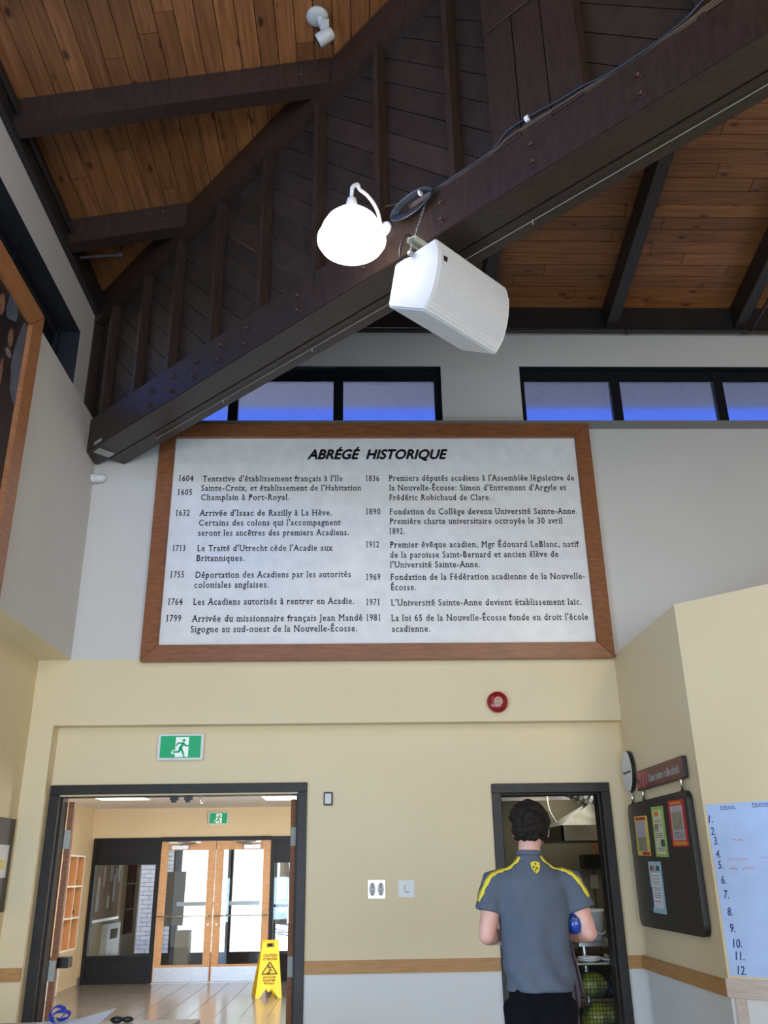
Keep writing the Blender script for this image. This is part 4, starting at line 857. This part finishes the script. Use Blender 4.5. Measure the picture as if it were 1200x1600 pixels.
b = bm_(); prism(b, [(hx0 + .02, hy0 + .02, 1.80), (hx1 - .02, hy0 + .02, 1.80), (hx1 - .02, hy1 - .02, 1.90), (hx0 + .02, hy1 - .02, 1.90)], (0, 0, .01)); obj('filter', b, M['black'], hd)
cab('hanging_cord', [(2.24, 3.10, 2.42), (2.17, 2.85, 2.25), (2.15, 2.65, 2.10), (2.19, 2.52, 1.97)], .010, M['whitepl'], 'pale cord hanging from the kitchen ceiling light', cat='cord')
rg = thing('steel_range', (3.0, 3.5, 0), 'dark steel cooking range with splashback at the back of the kitchen', 'range')
B('splashback', (2.45, 3.8, 3.80, 3.88, .6, 1.50), M['dullsteel'], rg, .004)
for x in (2.60, 2.85, 3.1): B('seam', (x, x + .012, 3.79, 3.80, .6, 1.50), M['black'], rg)
B('shelf', (2.70, 3.8, 3.55, 3.80, 1.50, 1.66), M['black'], rg, .004); B('body', (2.45, 3.8, 3.1, 3.80, 0, .62), M['black'], rg, .008)
B('post', (2.90, 3.0, 3.82, 3.88, 1.66, 1.85), M['oak'], None, label='short orange wooden post above the range', cat='post')
B('pinned_paper', (2.80, 2.90, 3.770, 3.774, 1.28, 1.43), M['paper'], None, label='white paper pinned on the steel splashback', cat='paper')
ct = thing('steel_counter', (2.4, 1.3, 0), 'stainless steel counter inside the kitchen doorway', 'counter')
B('top', (1.97, 3.2, 1.0, 1.65, .855, .885), M['steel'], ct, .004)
for x in (2.0, 3.15):
    for y in (1.03, 1.6):
        b = bm_(); tube(b, [(x + .02, y, 0), (x + .02, y, .856)], .02, 10); obj('leg', b, M['steel'], ct)
B('lower_shelf', (2.0, 3.18, 1.02, 1.62, .35, .37), M['steel'], ct)
bk = thing('bucket', (2.17, 1.2, .885), 'white plastic bucket with a wire handle on the steel counter', 'bucket')
b = bm_(); lathe(b, [(.075, 0), (.095, .24), (.102, .242), (.102, .27), (.09, .27), (.088, .25), (.07, .01)], (2.17, 1.2, .886), (0, 0, 1), 28); obj('tub', b, M['bucket'], bk, smooth=True)
cab('handle', [(2.10, 1.13, 1.11), (2.13, 1.08, 1.0), (2.20, 1.07, .95), (2.25, 1.12, .97)], .005, M['whitepl'], None, bk)
cj = bm_(); lathe(cj, [(.05, 0), (.05, .16), (.03, .2), (.03, .24)], (2.42, 1.35, .886), (0, 0, 1), 16); obj('canister', cj, M['dullsteel'], None, smooth=True, label='small steel canister on the kitchen counter beside the bucket', cat='canister')
# wire crate full of sacks, with plates on it
wc = thing('wire_crate', (2.05, .55, 0), 'dark wire mesh trolley full of sacks just inside the kitchen doorway', 'trolley')
b = bm_(); X0, X1, Y0_, Y1_, Z1 = 1.78, 2.42, .40, .85, .765
for i in range(23):
    x = X0 + (X1 - X0) * i / 22; tube(b, [(x, Y0_, .12), (x, Y0_, Z1)], .0022, 4)
for i in range(22):
    z = .12 + (Z1 - .12) * i / 21; tube(b, [(X0, Y0_, z), (X1, Y0_, z)], .0022, 4); tube(b, [(X0, Y0_, z), (X0, Y1_, z)], .0022, 4)
for i in range(14):
    y = Y0_ + (Y1_ - Y0_) * i / 13; tube(b, [(X0, y, .12), (X0, y, Z1)], .0022, 4)
obj('wire_mesh', b, M['wire'], wc, kind='stuff')
b = bm_()
for x in (X0, X1):
    for y in (Y0_, Y1_): tube(b, [(x, y, 0), (x, y, Z1)], .010, 8)
for z in (.12, Z1): tube(b, [(X0, Y0_, z), (X1, Y0_, z), (X1, Y1_, z), (X0, Y1_, z), (X0, Y0_, z)], .008, 6)
box(b, X0, X1, Y0_, Y1_, .12, .13); obj('frame', b, M['wire'], wc)
B('tray', (X0 - .01, X1 + .01, Y0_ - .01, Y1_ + .01, Z1, Z1 + .012), M['dullsteel'], wc)
for (c, r, sc_, m, lb) in (((1.96, .58, .60), .13, (1, .9, .75), 'foodyellow', 'yellow-green sack at the top left of the wire trolley'), ((2.235, .64, .585), .125, (1, .9, .9), 'foodblue', 'clear bluish plastic bag at the right in the wire trolley'), ((2.00, .60, .36), .145, (1, .9, .8), 'foodyellow', 'yellow-green sack low in the wire trolley'), ((2.28, .60, .29), .12, (.9, .9, .9), 'bucket', 'white plastic bag low in the wire trolley')):
    b = bm_(); ball(b, c, r, 3, sc_)
    for v_ in b.verts: v_.co += (v_.co - Vector(c)) * .10 * math.sin(v_.co.x * 60) * math.cos(v_.co.z * 47)
    obj('sack', b, M[m], None, smooth=True, label=lb, cat='sack', group='sacks in the wire trolley')
for i, (x, y, lb) in enumerate(((1.93, .50, 'stack of white plates on the wire trolley, left one'), (2.12, .56, 'white plate heaped with food scraps on the wire trolley, right one'))):
    t = thing('plate', (x, y, .777), lb, 'plate', 'plates on the wire trolley')
    b = bm_(); z0 = .777; lathe(b, [(.05, 0), (.055, .004), (.095, .018), (.097, .024), (.09, .022), (.05, .009), (.001, .008)], (x, y, z0), (0, 0, 1), 28); obj('dish', b, M['whitepl'], t, smooth=True)
    if i == 0:
        b = bm_(); lathe(b, [(.05, .016), (.055, .02), (.095, .034), (.097, .040), (.09, .038), (.05, .025), (.001, .024)], (x + .004, y, z0), (0, 0, 1), 28); obj('dish', b, M['whitepl'], t, smooth=True)
    b = bm_()
    for k_ in range(16 if i else 5): ball(b, (x + random.uniform(-.05, .05), y + random.uniform(-.04, .04), z0 + random.uniform(.015, .05 if i else .035)), random.uniform(.012, .022), 1, (1.3, 1, .6))
    obj('food_scraps', b, M['food'], t, kind='stuff')

# ================================================================== information board on the right wall
def PA(y, d, z): return Vector((XA - d, y, z))
def abox(bm, y0, y1, d0, d1, z0, z1): box(bm, y0, y1, d0, d1, z0, z1, lambda v: PA(v.x, v.y, v.z))
ib = thing('notice_board', (XA, -.8, 1.08), 'charcoal notice board with rounded corners, pinned flyers and two signs on the right wall', 'notice board')
def rrect(y0, y1, z0, z1, r, n=6):
    pts = []
    for cy, cz, a in ((y1 - r, z1 - r, 0), (y0 + r, z1 - r, 90), (y0 + r, z0 + r, 180), (y1 - r, z0 + r, 270)):
        for i in range(n + 1): t = math.radians(a + 90 * i / n); pts.append((cy + r * math.cos(t), cz + r * math.sin(t)))
    return pts
b = bm_(); prism(b, [PA(y, .004, z) for y, z in rrect(-1.46, -.02, 1.075, 1.995, .07)], (-.035, 0, 0)); obj('backing', b, M['black'], ib)
b = bm_(); prism(b, [PA(y, .039, z) for y, z in rrect(-1.455, -.025, 1.08, 1.99, .068)], (-.004, 0, 0)); obj('board_face', b, M['darkboard'], ib)
RY, UZ = Vector((0, -1, 0)), Vector((0, 0, 1))
def flyer(nm, y0, y1, z0, z1, m, parts, tilt=0.0):
    c_ = Vector((XA - .044, (y0 + y1) / 2, (z0 + z1) / 2)); Rm = Matrix.Rotation(tilt, 3, 'X')
    t = thing(nm, (XA - .044, (y0 + y1) / 2, z0), parts.pop('label'), 'flyer', 'flyers pinned on the charcoal notice board')
    T = lambda v: c_ + Rm @ (Vector((XA - v.y, v.x, v.z)) - c_)
    b = bm_(); box(b, y0, y1, .0435, .0455, z0, z1, T); obj('sheet', b, m, t)
    for i, (u0, u1, v0, v1, mm) in enumerate(parts['p']):
        # u from left (far, y1) to right (near, y0); v from bottom
        b = bm_(); box(b, y1 - (y1 - y0) * u1, y1 - (y1 - y0) * u0, .0455, .0462 + .0003 * i, z0 + (z1 - z0) * v0, z0 + (z1 - z0) * v1, T); obj('printed_area', b, mm, t)
    return t
tx = lambda vs, u0=.2, u1=.8: [(u0, u1, v, v + .012, M['greyposter']) for v in vs]
flyer('flyer', -.52, -.19, 1.59, 1.885, M['posyellow'], {'label': 'yellow flyer with red corners at the left of the notice board', 'p': [(.1, .85, .9, .97, M['posred']), (.12, .8, .45, .88, M['poslilac']), (.15, .8, .12, .46, M['posmap']), (.4, .95, .02, .1, M['posred'])]}, .03)
flyer('flyer', -.93, -.65, 1.575, 1.93, M['posgreen'], {'label': 'lime green edged flyer in the middle of the notice board', 'p': [(.1, .85, .05, .92, M['poscream']), (.2, .6, .80, .90, M['posorange']), (.15, .45, .5, .65, M['posmap']), (.55, .85, .2, .34, M['posdark'])] + tx((.72, .68, .62, .58, .45, .41, .38, .16, .12))}, .03)
flyer('flyer', -1.38, -1.05, 1.635, 1.945, M['posred'], {'label': 'red bordered map poster at the right of the notice board', 'p': [(.10, .92, .03, .12, M['posorange']), (.12, .88, .14, .88, M['poslilac']), (.18, .8, .36, .74, M['posmap']), (.15, .8, .91, .96, M['posorange'])] + tx((.30, .27, .24, .21, .18))}, .02)
flyer('flyer', -.72, -.42, 1.185, 1.545, M['poscyan'], {'label': 'pale blue flyer low on the notice board below the green one', 'p': [(.12, .38, .82, .92, M['pink']), (.4, .62, .82, .92, M['poslilac']), (.62, .85, .82, .92, M['posdark']), (.15, .85, .10, .78, M['paper']), (.0, .1, .1, .5, M['marker'])] + tx((.72, .66, .60, .56, .48, .44, .38, .34, .30, .22), .22, .78)}, .01)
for y, z1_ in ((-.13, 2.12), (-.43, 2.14), (-1.33, 2.16)):
    b = bm_(); tube(b, [PA(y, .022, 1.98), PA(y, .022, z1_)], .011, 10); obj('post', b, M['chrome'], ib, smooth=True)
b = bm_(); n = 32; prism(b, [PA(-.13 + .135 * math.cos(2 * math.pi * i / n), .01, 2.255 + .165 * math.sin(2 * math.pi * i / n)) for i in range(n)], (-.03, 0, 0)); ov = obj('round_sign', b, M['black'], ib)
b = bm_(); prism(b, [PA(-.13 + .132 * math.cos(2 * math.pi * i / n), .040, 2.255 + .162 * math.sin(2 * math.pi * i / n)) for i in range(n)], (-.003, 0, 0)); obj('sign_face', b, M['paper'], ov)
text(ov, 'Dans votre école', PA(-.025, .0435, 2.235), RY, UZ, .21, .026, M['maroon'], bold=.01)
b = bm_(); prism(b, [PA(y, .008, z) for y, z in rrect(-1.45, -.36, 2.075, 2.225, .012, 3)], (-.03, 0, 0)); rs = obj('name_sign', b, M['black'], ib)
b = bm_(); prism(b, [PA(y, .038, z) for y, z in rrect(-1.447, -.363, 2.078, 2.222, .012, 3)], (-.003, 0, 0)); obj('sign_face', b, M['maroon'], rs)
for (y0, y1, z0, z1) in ((-.50, -.40, 2.16, 2.215), (-.44, -.37, 2.09, 2.13), (-.56, -.52, 2.085, 2.215), (-.64, -.60, 2.10, 2.21), (-.60, -.565, 2.12, 2.14), (-.5, -.46, 2.10, 2.15)):
    b = bm_(); abox(b, y0, y1, .041, .042, z0, z1); obj('sign_pattern', b, M['pink'], rs)
text(rs, 'Dans votre collectivité', PA(-.68, .0415, 2.118), RY, UZ, .70, .062, M['paper'], bold=.02)

# sign-up sheet on the angled wall
sh = thing('sign_up_sheet', PB(.02, 0, .875), 'large pale blue sign-up sheet with handwritten numbers 1 to 12 on the angled right wall', 'sheet')
b = bm_(); pbox(b, .02, 1.6, .001, .004, .875, 1.885); obj('sheet', b, M['sheet'], sh)
BR = Vector((1, -1, 0)) / R2
def wr(s, sx, z, w, cap, m, nm='handwriting', bold=-.012, shear=.1): text(sh, s, PB(sx, .0045, z), BR, UZ, w, cap, m, nm, bold=bold, shear=shear)
nums = [(.035, 1.77), (.04, 1.695), (.05, 1.635), (.052, 1.555), (.055, 1.49), (.062, 1.40), (.065, 1.315), (.072, 1.215), (.074, 1.12), (.077, 1.035), (.080, .965), (.080, .885)]
for i, (s_, z_) in enumerate(nums): wr('%d.' % (i + 1), s_ - .01, z_, .030 if i < 9 else .055, .050, M['marker'], bold=.008, shear=.18)
wr('Nom', .12, 1.855, .09, .018, M['marker']); wr('Numéro', .33, 1.86, .13, .02, M['marker'])
b = bm_()
for s0_, s1_, z_ in ((.11, .22, 1.848), (.33, .47, 1.852)): tube(b, [PB(s0_, .0045, z_), PB(s1_, .0045, z_ + .002)], .0018, 4)
obj('underline', b, M['marker'], sh)
def scrawl(s0_, s1_, z_, h, seed, m=None):
    rn = random.Random(seed); n = 26; b = bm_(); tube(b, [PB(s0_ + (s1_ - s0_) * i / n, .0045, z_ + h * (rn.random() - .5) * (1 if i % 2 else .6)) for i in range(n)], .0013, 4); obj('handwriting', b, m or M['redink'], sh)
scrawl(.125, .25, 1.545, .02, 1); scrawl(.33, .45, 1.55, .02, 2); scrawl(.12, .17, 1.49, .018, 3); scrawl(.20, .28, 1.49, .022, 4); scrawl(.16, .23, 1.66, .02, 5)

# board on the left lower wall
lb_ = thing('wall_poster_board', (-2.81, -1.0, 1.2), 'dark board with pinned papers at the left edge of the picture', 'notice board')
B('backing', (-2.82, -2.80, -2.2, -.06, 1.25, 1.94), mat('dark_brown_board', (.05, .04, .034), .5), lb_, .004)
B('sheet', (-2.80, -2.797, -1.6, -.14, 1.50, 1.74), M['paper'], lb_); B('sheet', (-2.80, -2.797, -1.5, -.33, 1.26, 1.44), M['posred'], lb_)
B('printed_area', (-2.797, -2.7965, -1.5, -.2, 1.56, 1.63), M['posyellow'], lb_)

# ================================================================== table with papers
tb = thing('folding_table', (-1.6, -2.6, 0), 'pale grey table top at the bottom left edge of the picture', 'table')
B('tabletop', (-2.75, -.9, -3.3, -2.02, .72, .748), M['table'], tb, .006)
for x in (-2.6, -1.05):
    for y in (-3.15, -2.15):
        b = bm_(); tube(b, [(x, y, 0), (x, y, .72)], .016, 10); obj('leg', b, M['steel'], tb)
pp = bm_(); N_ = 8; gr = [[None] * (N_ + 1) for _ in range(N_ + 1)]
for i in range(N_ + 1):
    for j in range(N_ + 1):
        u, v = i / N_, j / N_; gr[i][j] = pp.verts.new((-1.80 + .40 * u + .03 * v, -2.42 + .32 * v + .05 * u, .752 + .05 * max(0, u - .5) * (0.4 + v) + .02 * v * u + .006 * v))
for i in range(N_):
    for j in range(N_): pp.faces.new((gr[i][j], gr[i + 1][j], gr[i + 1][j + 1], gr[i][j + 1]))
obj('paper_sheet', pp, M['bluepaper'], None, smooth=True, label='curled pale blue sheet of paper on the table', cat='paper')
ly = thing('lanyard', (-1.66, -2.2, .765), 'royal blue lanyard coiled on the pale blue paper', 'lanyard')
for i, (cx, cy, rx, rz, ph) in enumerate(((-1.665, -2.17, .040, .032, 0), (-1.64, -2.19, .045, .018, 1))):
    b = bm_(); pts = [Vector((cx + rx * math.cos(a), cy + .02 * math.sin(a + ph), .800 - i * .008 + rz * math.sin(a))) for a in [2 * math.pi * k_ / 20 for k_ in range(21)]]
    for j in range(20):
        a_, c_ = pts[j], pts[j + 1]; b.faces.new([b.verts.new(q) for q in (a_, c_, c_ + Vector((0, .035, .010)), a_ + Vector((0, .035, .010)))])
    ob_ = obj('strap', b, M['lanyard'], ly); ob_.modifiers.new('s', 'SOLIDIFY').thickness = .003
b = bm_(); tube(b, [(-1.665, -2.20, .79), (-1.65, -2.21, .775), (-1.63, -2.2, .770)], .006, 8); obj('clip', b, M['chrome'], ly)
b = bm_(); ball(b, (-1.345, -2.12, .766), .03, 2, (1.2, 1, .6)); ball(b, (-1.29, -2.10, .764), .026, 2, (1.3, 1, .6)); obj('computer_mouse', b, M['black'], None, smooth=True, label='small dark object on the table right of the papers', cat='gadget')

# ================================================================== the man, seen from behind
def remesh(bm, voxel, smooth_it=2, name='t'):
    me = bpy.data.meshes.new(name); bmesh.ops.recalc_face_normals(bm, faces=bm.faces[:]); bm.to_mesh(me); bm.free()
    o = bpy.data.objects.new('t', me); COL.objects.link(o)
    m_ = o.modifiers.new('r', 'REMESH'); m_.mode = 'VOXEL'; m_.voxel_size = voxel
    if smooth_it: s_ = o.modifiers.new('s', 'SMOOTH'); s_.iterations = smooth_it; s_.factor = .5
    bpy.context.view_layer.update(); dg = bpy.context.evaluated_depsgraph_get()
    out = bpy.data.meshes.new_from_object(o.evaluated_get(dg)); bpy.data.objects.remove(o); bpy.data.meshes.remove(me)
    r = bm_(); r.from_mesh(out); bpy.data.meshes.remove(out); return r
def loft(bm, rings, seg=28, sup=2.3):
    """rings: (cx, cy, z, rx, ry)"""
    R = []
    for cx, cy, z, rx, ry in rings:
        ring = []
        for k_ in range(seg):
            a = 2 * math.pi * k_ / seg; c_, s_ = math.cos(a), math.sin(a)
            ring.append(bm.verts.new((cx + rx * math.copysign(abs(c_) ** (2 / sup), c_), cy + ry * math.copysign(abs(s_) ** (2 / sup), s_), z)))
        R.append(ring)
    for i in range(len(R) - 1):
        for k_ in range(seg): bm.faces.new((R[i][k_], R[i][(k_ + 1) % seg], R[i + 1][(k_ + 1) % seg], R[i + 1][k_]))
    bm.faces.new(R[0][::-1]); bm.faces.new(R[-1])
MX, MY = .885, -2.80
man = thing('person', (MX, MY, 0), 'man seen from behind in a grey T-shirt with yellow shoulder stripes and black trousers', 'person')
SHL, ELL, WRL = Vector((.700, MY, 1.445)), Vector((.640, MY - .02, 1.195)), Vector((.745, MY + .235, 1.18))
SHR, ELR, WRR = Vector((1.085, MY, 1.445)), Vector((1.160, MY - .02, 1.20)), Vector((1.060, MY + .215, 1.185))
b = bm_()
loft(b, [(MX + .008, MY, .86, .135, .092), (MX + .008, MY, .96, .140, .100), (MX + .005, MY, 1.08, .150, .10), (MX + .003, MY, 1.22, .160, .105), (MX, MY, 1.34, .178, .110), (MX, MY, 1.44, .175, .095), (MX, MY + .005, 1.495, .13, .075), (MX, MY + .005, 1.53, .07, .06)])
tube(b, [(MX, MY, 1.48), (MX + .005, MY + .008, 1.56), (MX + .012, MY + .018, 1.64)], [.066, .058, .056], 18)
HC = Vector((MX + .022, MY + .03, 1.700))
ball(b, HC + Vector((0, 0, .012)), .1, 3, (.078 / .1, .098 / .1, .105 / .1))
ball(b, HC + Vector((.012, .045, -.055)), .06, 3, (.95, 1, .9))
ball(b, HC + Vector((.015, .103, -.01)), .014, 2, (.8, 1.1, 1.6)); ball(b, HC + Vector((.015, .092, -.05)), .016, 2, (1.4, .7, .5)); ball(b, HC + Vector((.014, .085, -.085)), .022, 2)
for sx in (-1, 1):
    c_ = HC + Vector((sx * .090 + .004, .0, -.012)); ball(b, c_, .03, 2, (.32, .62, 1.05)); ball(b, HC + Vector((.013 + sx * .03, .085, .01)), .015, 2, (1, .6, .7))
for sh_, el, wr_ in ((SHL, ELL, WRL), (SHR, ELR, WRR)):
    tube(b, [sh_, sh_.lerp(el, .35), sh_.lerp(el, .8), el, el.lerp(wr_, .12), el.lerp(wr_, .35), el.lerp(wr_, .75), wr_], [.055, .052, .046, .043, .045, .045, .033, .028], 16); ball(b, el, .043, 2)
def hand(b, wr_, fwd, side, thumb):
    fwd = fwd.normalized(); side = (side - fwd * side.dot(fwd)).normalized(); nrm = fwd.cross(side)
    pc = wr_ + fwd * .05; 
    for s_ in (-.027, -.009, .009, .027): tube(b, [wr_ + side * s_ * .5, wr_ + fwd * .04 + side * s_, wr_ + fwd * .085 + side * s_ * 1.05], [.017, .016, .012], 8)
    for k_, (s_, L_) in enumerate(((-.030, .060), (-.010, .074), (.010, .078), (.030, .070))):
        p0 = wr_ + fwd * .085 + side * s_; p1 = p0 + (fwd * .9 - nrm * .35 * thumb).normalized() * L_ * .45; p2 = p1 + (fwd * .35 - nrm * .9 * thumb).normalized() * L_ * .32; p3 = p2 + (-fwd * .2 - nrm * thumb).normalized() * L_ * .25
        tube(b, [p0, p1, p2, p3], [.0105, .0098, .009, .008], 8); ball(b, p3, .008, 1)
    t0 = wr_ + fwd * .03 + side * .032; t1 = t0 + (fwd * .5 + side * .8 - nrm * .3 * thumb).normalized() * .035; t2 = t1 + (fwd * .9 + side * .1 - nrm * .4 * thumb).normalized() * .03; tube(b, [t0 - side * .015, t0, t1, t2], [.014, .014, .011, .009], 8); ball(b, t2, .009, 1)
hand(b, WRL, (WRL - ELL), Vector((.2, 0, 1)), 1); hand(b, WRR, (WRR - ELR), Vector((-.2, 0, 1)), -1)
for sx in (-1, 1):
    hx = MX + .005 + sx * .085
    tube(b, [(hx, MY, .93), (hx, MY, .72), (hx + sx * .005, MY + .005, .50), (hx, MY - .015, .36), (hx, MY - .01, .09)], [.060, .064, .056, .054, .038], 16)
    tube(b, [(hx, MY - .03, .045), (hx + sx * .01, MY + .06, .045), (hx + sx * .02, MY + .17, .03)], [.042, .042, .03], 12)
b = remesh(b, .0065, 2); obj('body', b, M['skin'], man, smooth=True)
# shirt: torso and sleeves grown together, hem open look by a straight cut
b = bm_()
SR = [(MX + .012, MY, .945, .174, .128), (MX + .012, MY - .004, .98, .176, .130), (MX + .008, MY, 1.08, .166, .120), (MX + .005, MY, 1.20, .168, .118), (MX, MY, 1.30, .183, .122), (MX, MY, 1.39, .196, .118), (MX, MY, 1.455, .182, .104), (MX, MY + .003, 1.505, .130, .084), (MX + .002, MY + .006, 1.545, .078, .070), (MX + .004, MY + .010, 1.578, .064, .064)]
loft(b, SR)
for sh_, el, sg_ in ((SHL, ELL, -1), (SHR, ELR, 1)):
    d = (el - sh_); c0 = sh_ + Vector((-sg_ * .06, 0, .0)); c1 = sh_ + Vector((sg_ * .008, 0, -.012))
    tube(b, [c0, c1, sh_ + d * .28 + Vector((sg_ * .005, 0, 0)), sh_ + d * .53 + Vector((sg_ * .008, 0, 0)), sh_ + d * .56 + Vector((sg_ * .008, 0, 0))], [.072, .074, .072, .074, .073], 20)
b = remesh(b, .010, 5)
for v in b.verts:      # soft folds
    x, y, z = v.co; k_ = min(1, max(0, (1.42 - z) / .3)); n_ = v.normal if v.normal.length else Vector((0, 0, 0))
    amp = .0075 * math.sin(x * 42 + 5 * math.sin(z * 7) + z * 9) * k_ + .0045 * math.sin(z * 46 + x * 18 + 3 * math.sin(x * 11)) * (1 if z < 1.12 else .35)
    v.co += Vector((x - MX, y - MY, 0)).normalized() * amp
shirt_bvh = None
b.normal_update(); shirt_bvh = BVHTree.FromBMesh(b)
shirt = obj('t_shirt', b, M['shirt'], man, smooth=True)
b = bm_(); lathe(b, [(.061, -.006), (.066, -.004), (.066, .016), (.061, .018), (.056, .016)], (MX + .004, MY + .010, 1.575), (0.03, .05, 1), 28); obj('collar', b, mat('shirt_collar_grey', (.09, .105, .135), .9), man, smooth=True)
def onshirt(p, lift=.003, d=Vector((0, 1, 0))):
    r = shirt_bvh.find_nearest(Vector(p)); return r[0] + (Vector(r[0]) - Vector((MX, MY, r[0].z - .12))).normalized() * lift, r[1]
def ribbon(nm, pts, w, m, saw=0.0):
    b = bm_(); P = []
    for i in range(len(pts) - 1):
        for j in range(5): P.append(Vector(pts[i]).lerp(Vector(pts[i + 1]), j / 5))
    P.append(Vector(pts[-1])); L_, R_ = [], []
    for i, p in enumerate(P):
        t = (P[min(i + 1, len(P) - 1)] - P[max(i - 1, 0)]).normalized(); q, nn = onshirt(p); s_ = t.cross(Vector((0, -.3, 1)).normalized()).normalized(); k_ = 1 + saw * (1 if (i // 2) % 2 else -1)
        for (arr, sg_) in ((L_, -1), (R_, 1)):
            r_, _ = onshirt(q + s_ * w * .5 * sg_ * k_, .0035); arr.append(b.verts.new(r_))
    for i in range(len(P) - 1): b.faces.new((L_[i], L_[i + 1], R_[i + 1], R_[i]))
    o_ = obj(nm, b, m, shirt, smooth=True); md = o_.modifiers.new('s', 'SOLIDIFY'); md.thickness = .003; md.offset = 0
for sg_ in (-1, 1):
    ribbon('shoulder_stripe', [(MX + sg_ * .055, MY - .035, 1.56), (MX + sg_ * .10, MY - .04, 1.535), (MX + sg_ * .15, MY - .045, 1.51), (MX + sg_ * .195, MY - .045, 1.475), (MX + sg_ * .235, MY - .045, 1.42), (MX + sg_ * .262, MY - .035, 1.35)], .030, M['stripe'], .18)
b = bm_(); cx_, cz_ = MX + .018, 1.512
out = [(-.024, .022), (-.012, .027), (.0, .029), (.012, .027), (.024, .022), (.023, .0), (.014, -.018), (0, -.03), (-.014, -.018), (-.023, 0)]
q0 = shirt_bvh.ray_cast(Vector((cx_, MY - .6, cz_)), Vector((0, 1, 0)))[0]
def sh_pt(x, z, l): r = shirt_bvh.ray_cast(Vector((x, MY - .6, z)), Vector((0, 1, 0)))[0]; return (r if r else Vector((x, q0.y, z))) + Vector((0, -l, 0))
cv = b.verts.new(sh_pt(cx_, cz_, .004)); vs = [b.verts.new(sh_pt(cx_ + x, cz_ + z, .004)) for x, z in out]
for i in range(len(vs)): b.faces.new((cv, vs[i], vs[(i + 1) % len(vs)]))
em = obj('shield_emblem', b, M['stripe'], shirt)
b = bm_()
for tri in (((-.016, -.004), (-.004, .0), (-.014, .008)), ((.002, .002), (.012, -.003), (.003, -.014)), ((-.003, -.003), (-.008, -.016), (-.002, -.022)), ((.0, .006), (.004, .02), (-.004, .02))): b.faces.new([b.verts.new(sh_pt(cx_ + x, cz_ + z, .006)) for x, z in tri])
obj('emblem_mark', b, M['ink'], shirt)
# trousers
b = bm_()
loft(b, [(MX + .01, MY, .80, .160, .118), (MX + .01, MY, .90, .165, .120), (MX + .01, MY, .985, .158, .112)])
for sx in (-1, 1):
    hx = MX + .008 + sx * .086; tube(b, [(hx, MY, .90), (hx, MY, .72), (hx + sx * .006, MY, .45), (hx, MY - .01, .10)], [.098, .096, .080, .066], 20)
b = remesh(b, .012, 3)
for v in b.verts: v.co += Vector((v.co.x - MX, v.co.y - MY, 0)).normalized() * (.004 * math.sin(v.co.x * 60 + v.co.z * 12) + .003 * math.sin(v.co.z * 50 + v.co.x * 20))
obj('trousers', b, M['trouser'], man, smooth=True)
for sx in (-1, 1):
    hx = MX + .005 + sx * .085; b = bm_(); tube(b, [(hx, MY - .05, .05), (hx + sx * .01, MY + .06, .05), (hx + sx * .02, MY + .2, .04)], [.05, .052, .036], 14)
    for v in b.verts: v.co.z = max(v.co.z, .002)
    obj('shoe', b, M['black'], man, smooth=True)
# curly hair
b = bm_(); ball(b, HC + Vector((-.004, -.018, .030)), .1, 3, (.93, 1.02, 1.0)); rn = random.Random(11)
for i in range(420):
    d = Vector((rn.gauss(0, 1), rn.gauss(0, 1), rn.gauss(0, 1))).normalized()
    if d.y > .35 and d.z < .45: continue
    if d.z < -.72: continue
    c_ = HC + Vector((-.004, -.018, .030)) + Vector((d.x * .093, d.y * .102, d.z * .103)); 
    if abs(d.x) > .72 and d.y > -.25 and d.z < .05: continue
    ball(b, c_, rn.uniform(.012, .026), 1)
b = remesh(b, .0055, 1); obj('curly_hair', b, M['hair'], man, smooth=True)
# things he carries
bo = thing('blue_bottle', (1.10, MY - .02, 1.24), 'shiny blue rounded case tucked under the right arm of the man', 'case')
b = bm_(); lathe(b, [(.001, -.10), (.02, -.096), (.036, -.08), (.041, -.055), (.041, .13), (.036, .15), (.001, .155)], (1.085, MY + .04, 1.245), (-.15, 1, 0), 24)
for v in b.verts: v.co.z = 1.245 + (v.co.z - 1.245) * 1.25
obj('case_body', b, M['blue'], bo, smooth=True)
b = bm_(); tube(b, [(1.068, MY - .045, 1.26), (1.075, MY - .062, 1.272), (1.10, MY - .06, 1.268)], .004, 6); obj('zip_pull', b, M['chrome'], bo)
b = bm_(); n, m_ = 26, 10; G = []
for i in range(n + 1):
    u = i / n; row = []
    for j in range(m_ + 1):
        v = j / m_; row.append(b.verts.new((1.055 + .10 * u * (.35 + .65 * v) , MY + .16 + .018 * math.sin(u * 22 + v * 2) + .02 * v, 1.20 - (.36 + .05 * math.sin(u * 5)) * v)))
    G.append(row)
for i in range(n):
    for j in range(m_): b.faces.new((G[i][j], G[i + 1][j], G[i + 1][j + 1], G[i][j + 1]))
ck = obj('draped_cloth', b, M['cloth'], None, smooth=True, label='dull mauve cloth hanging from the right hand of the man', cat='cloth'); ck.modifiers.new('s', 'SOLIDIFY').thickness = .006
B('cardboard_box', (.700, .80, MY + .285, MY + .43, 1.13, 1.235), mat('tan_card', (.50, .38, .25), .7), None, .004, label='small tan box held in the left hand of the man', cat='box')

flush_text()
for o in bpy.data.objects:
    if '_w' in o: del o['_w']
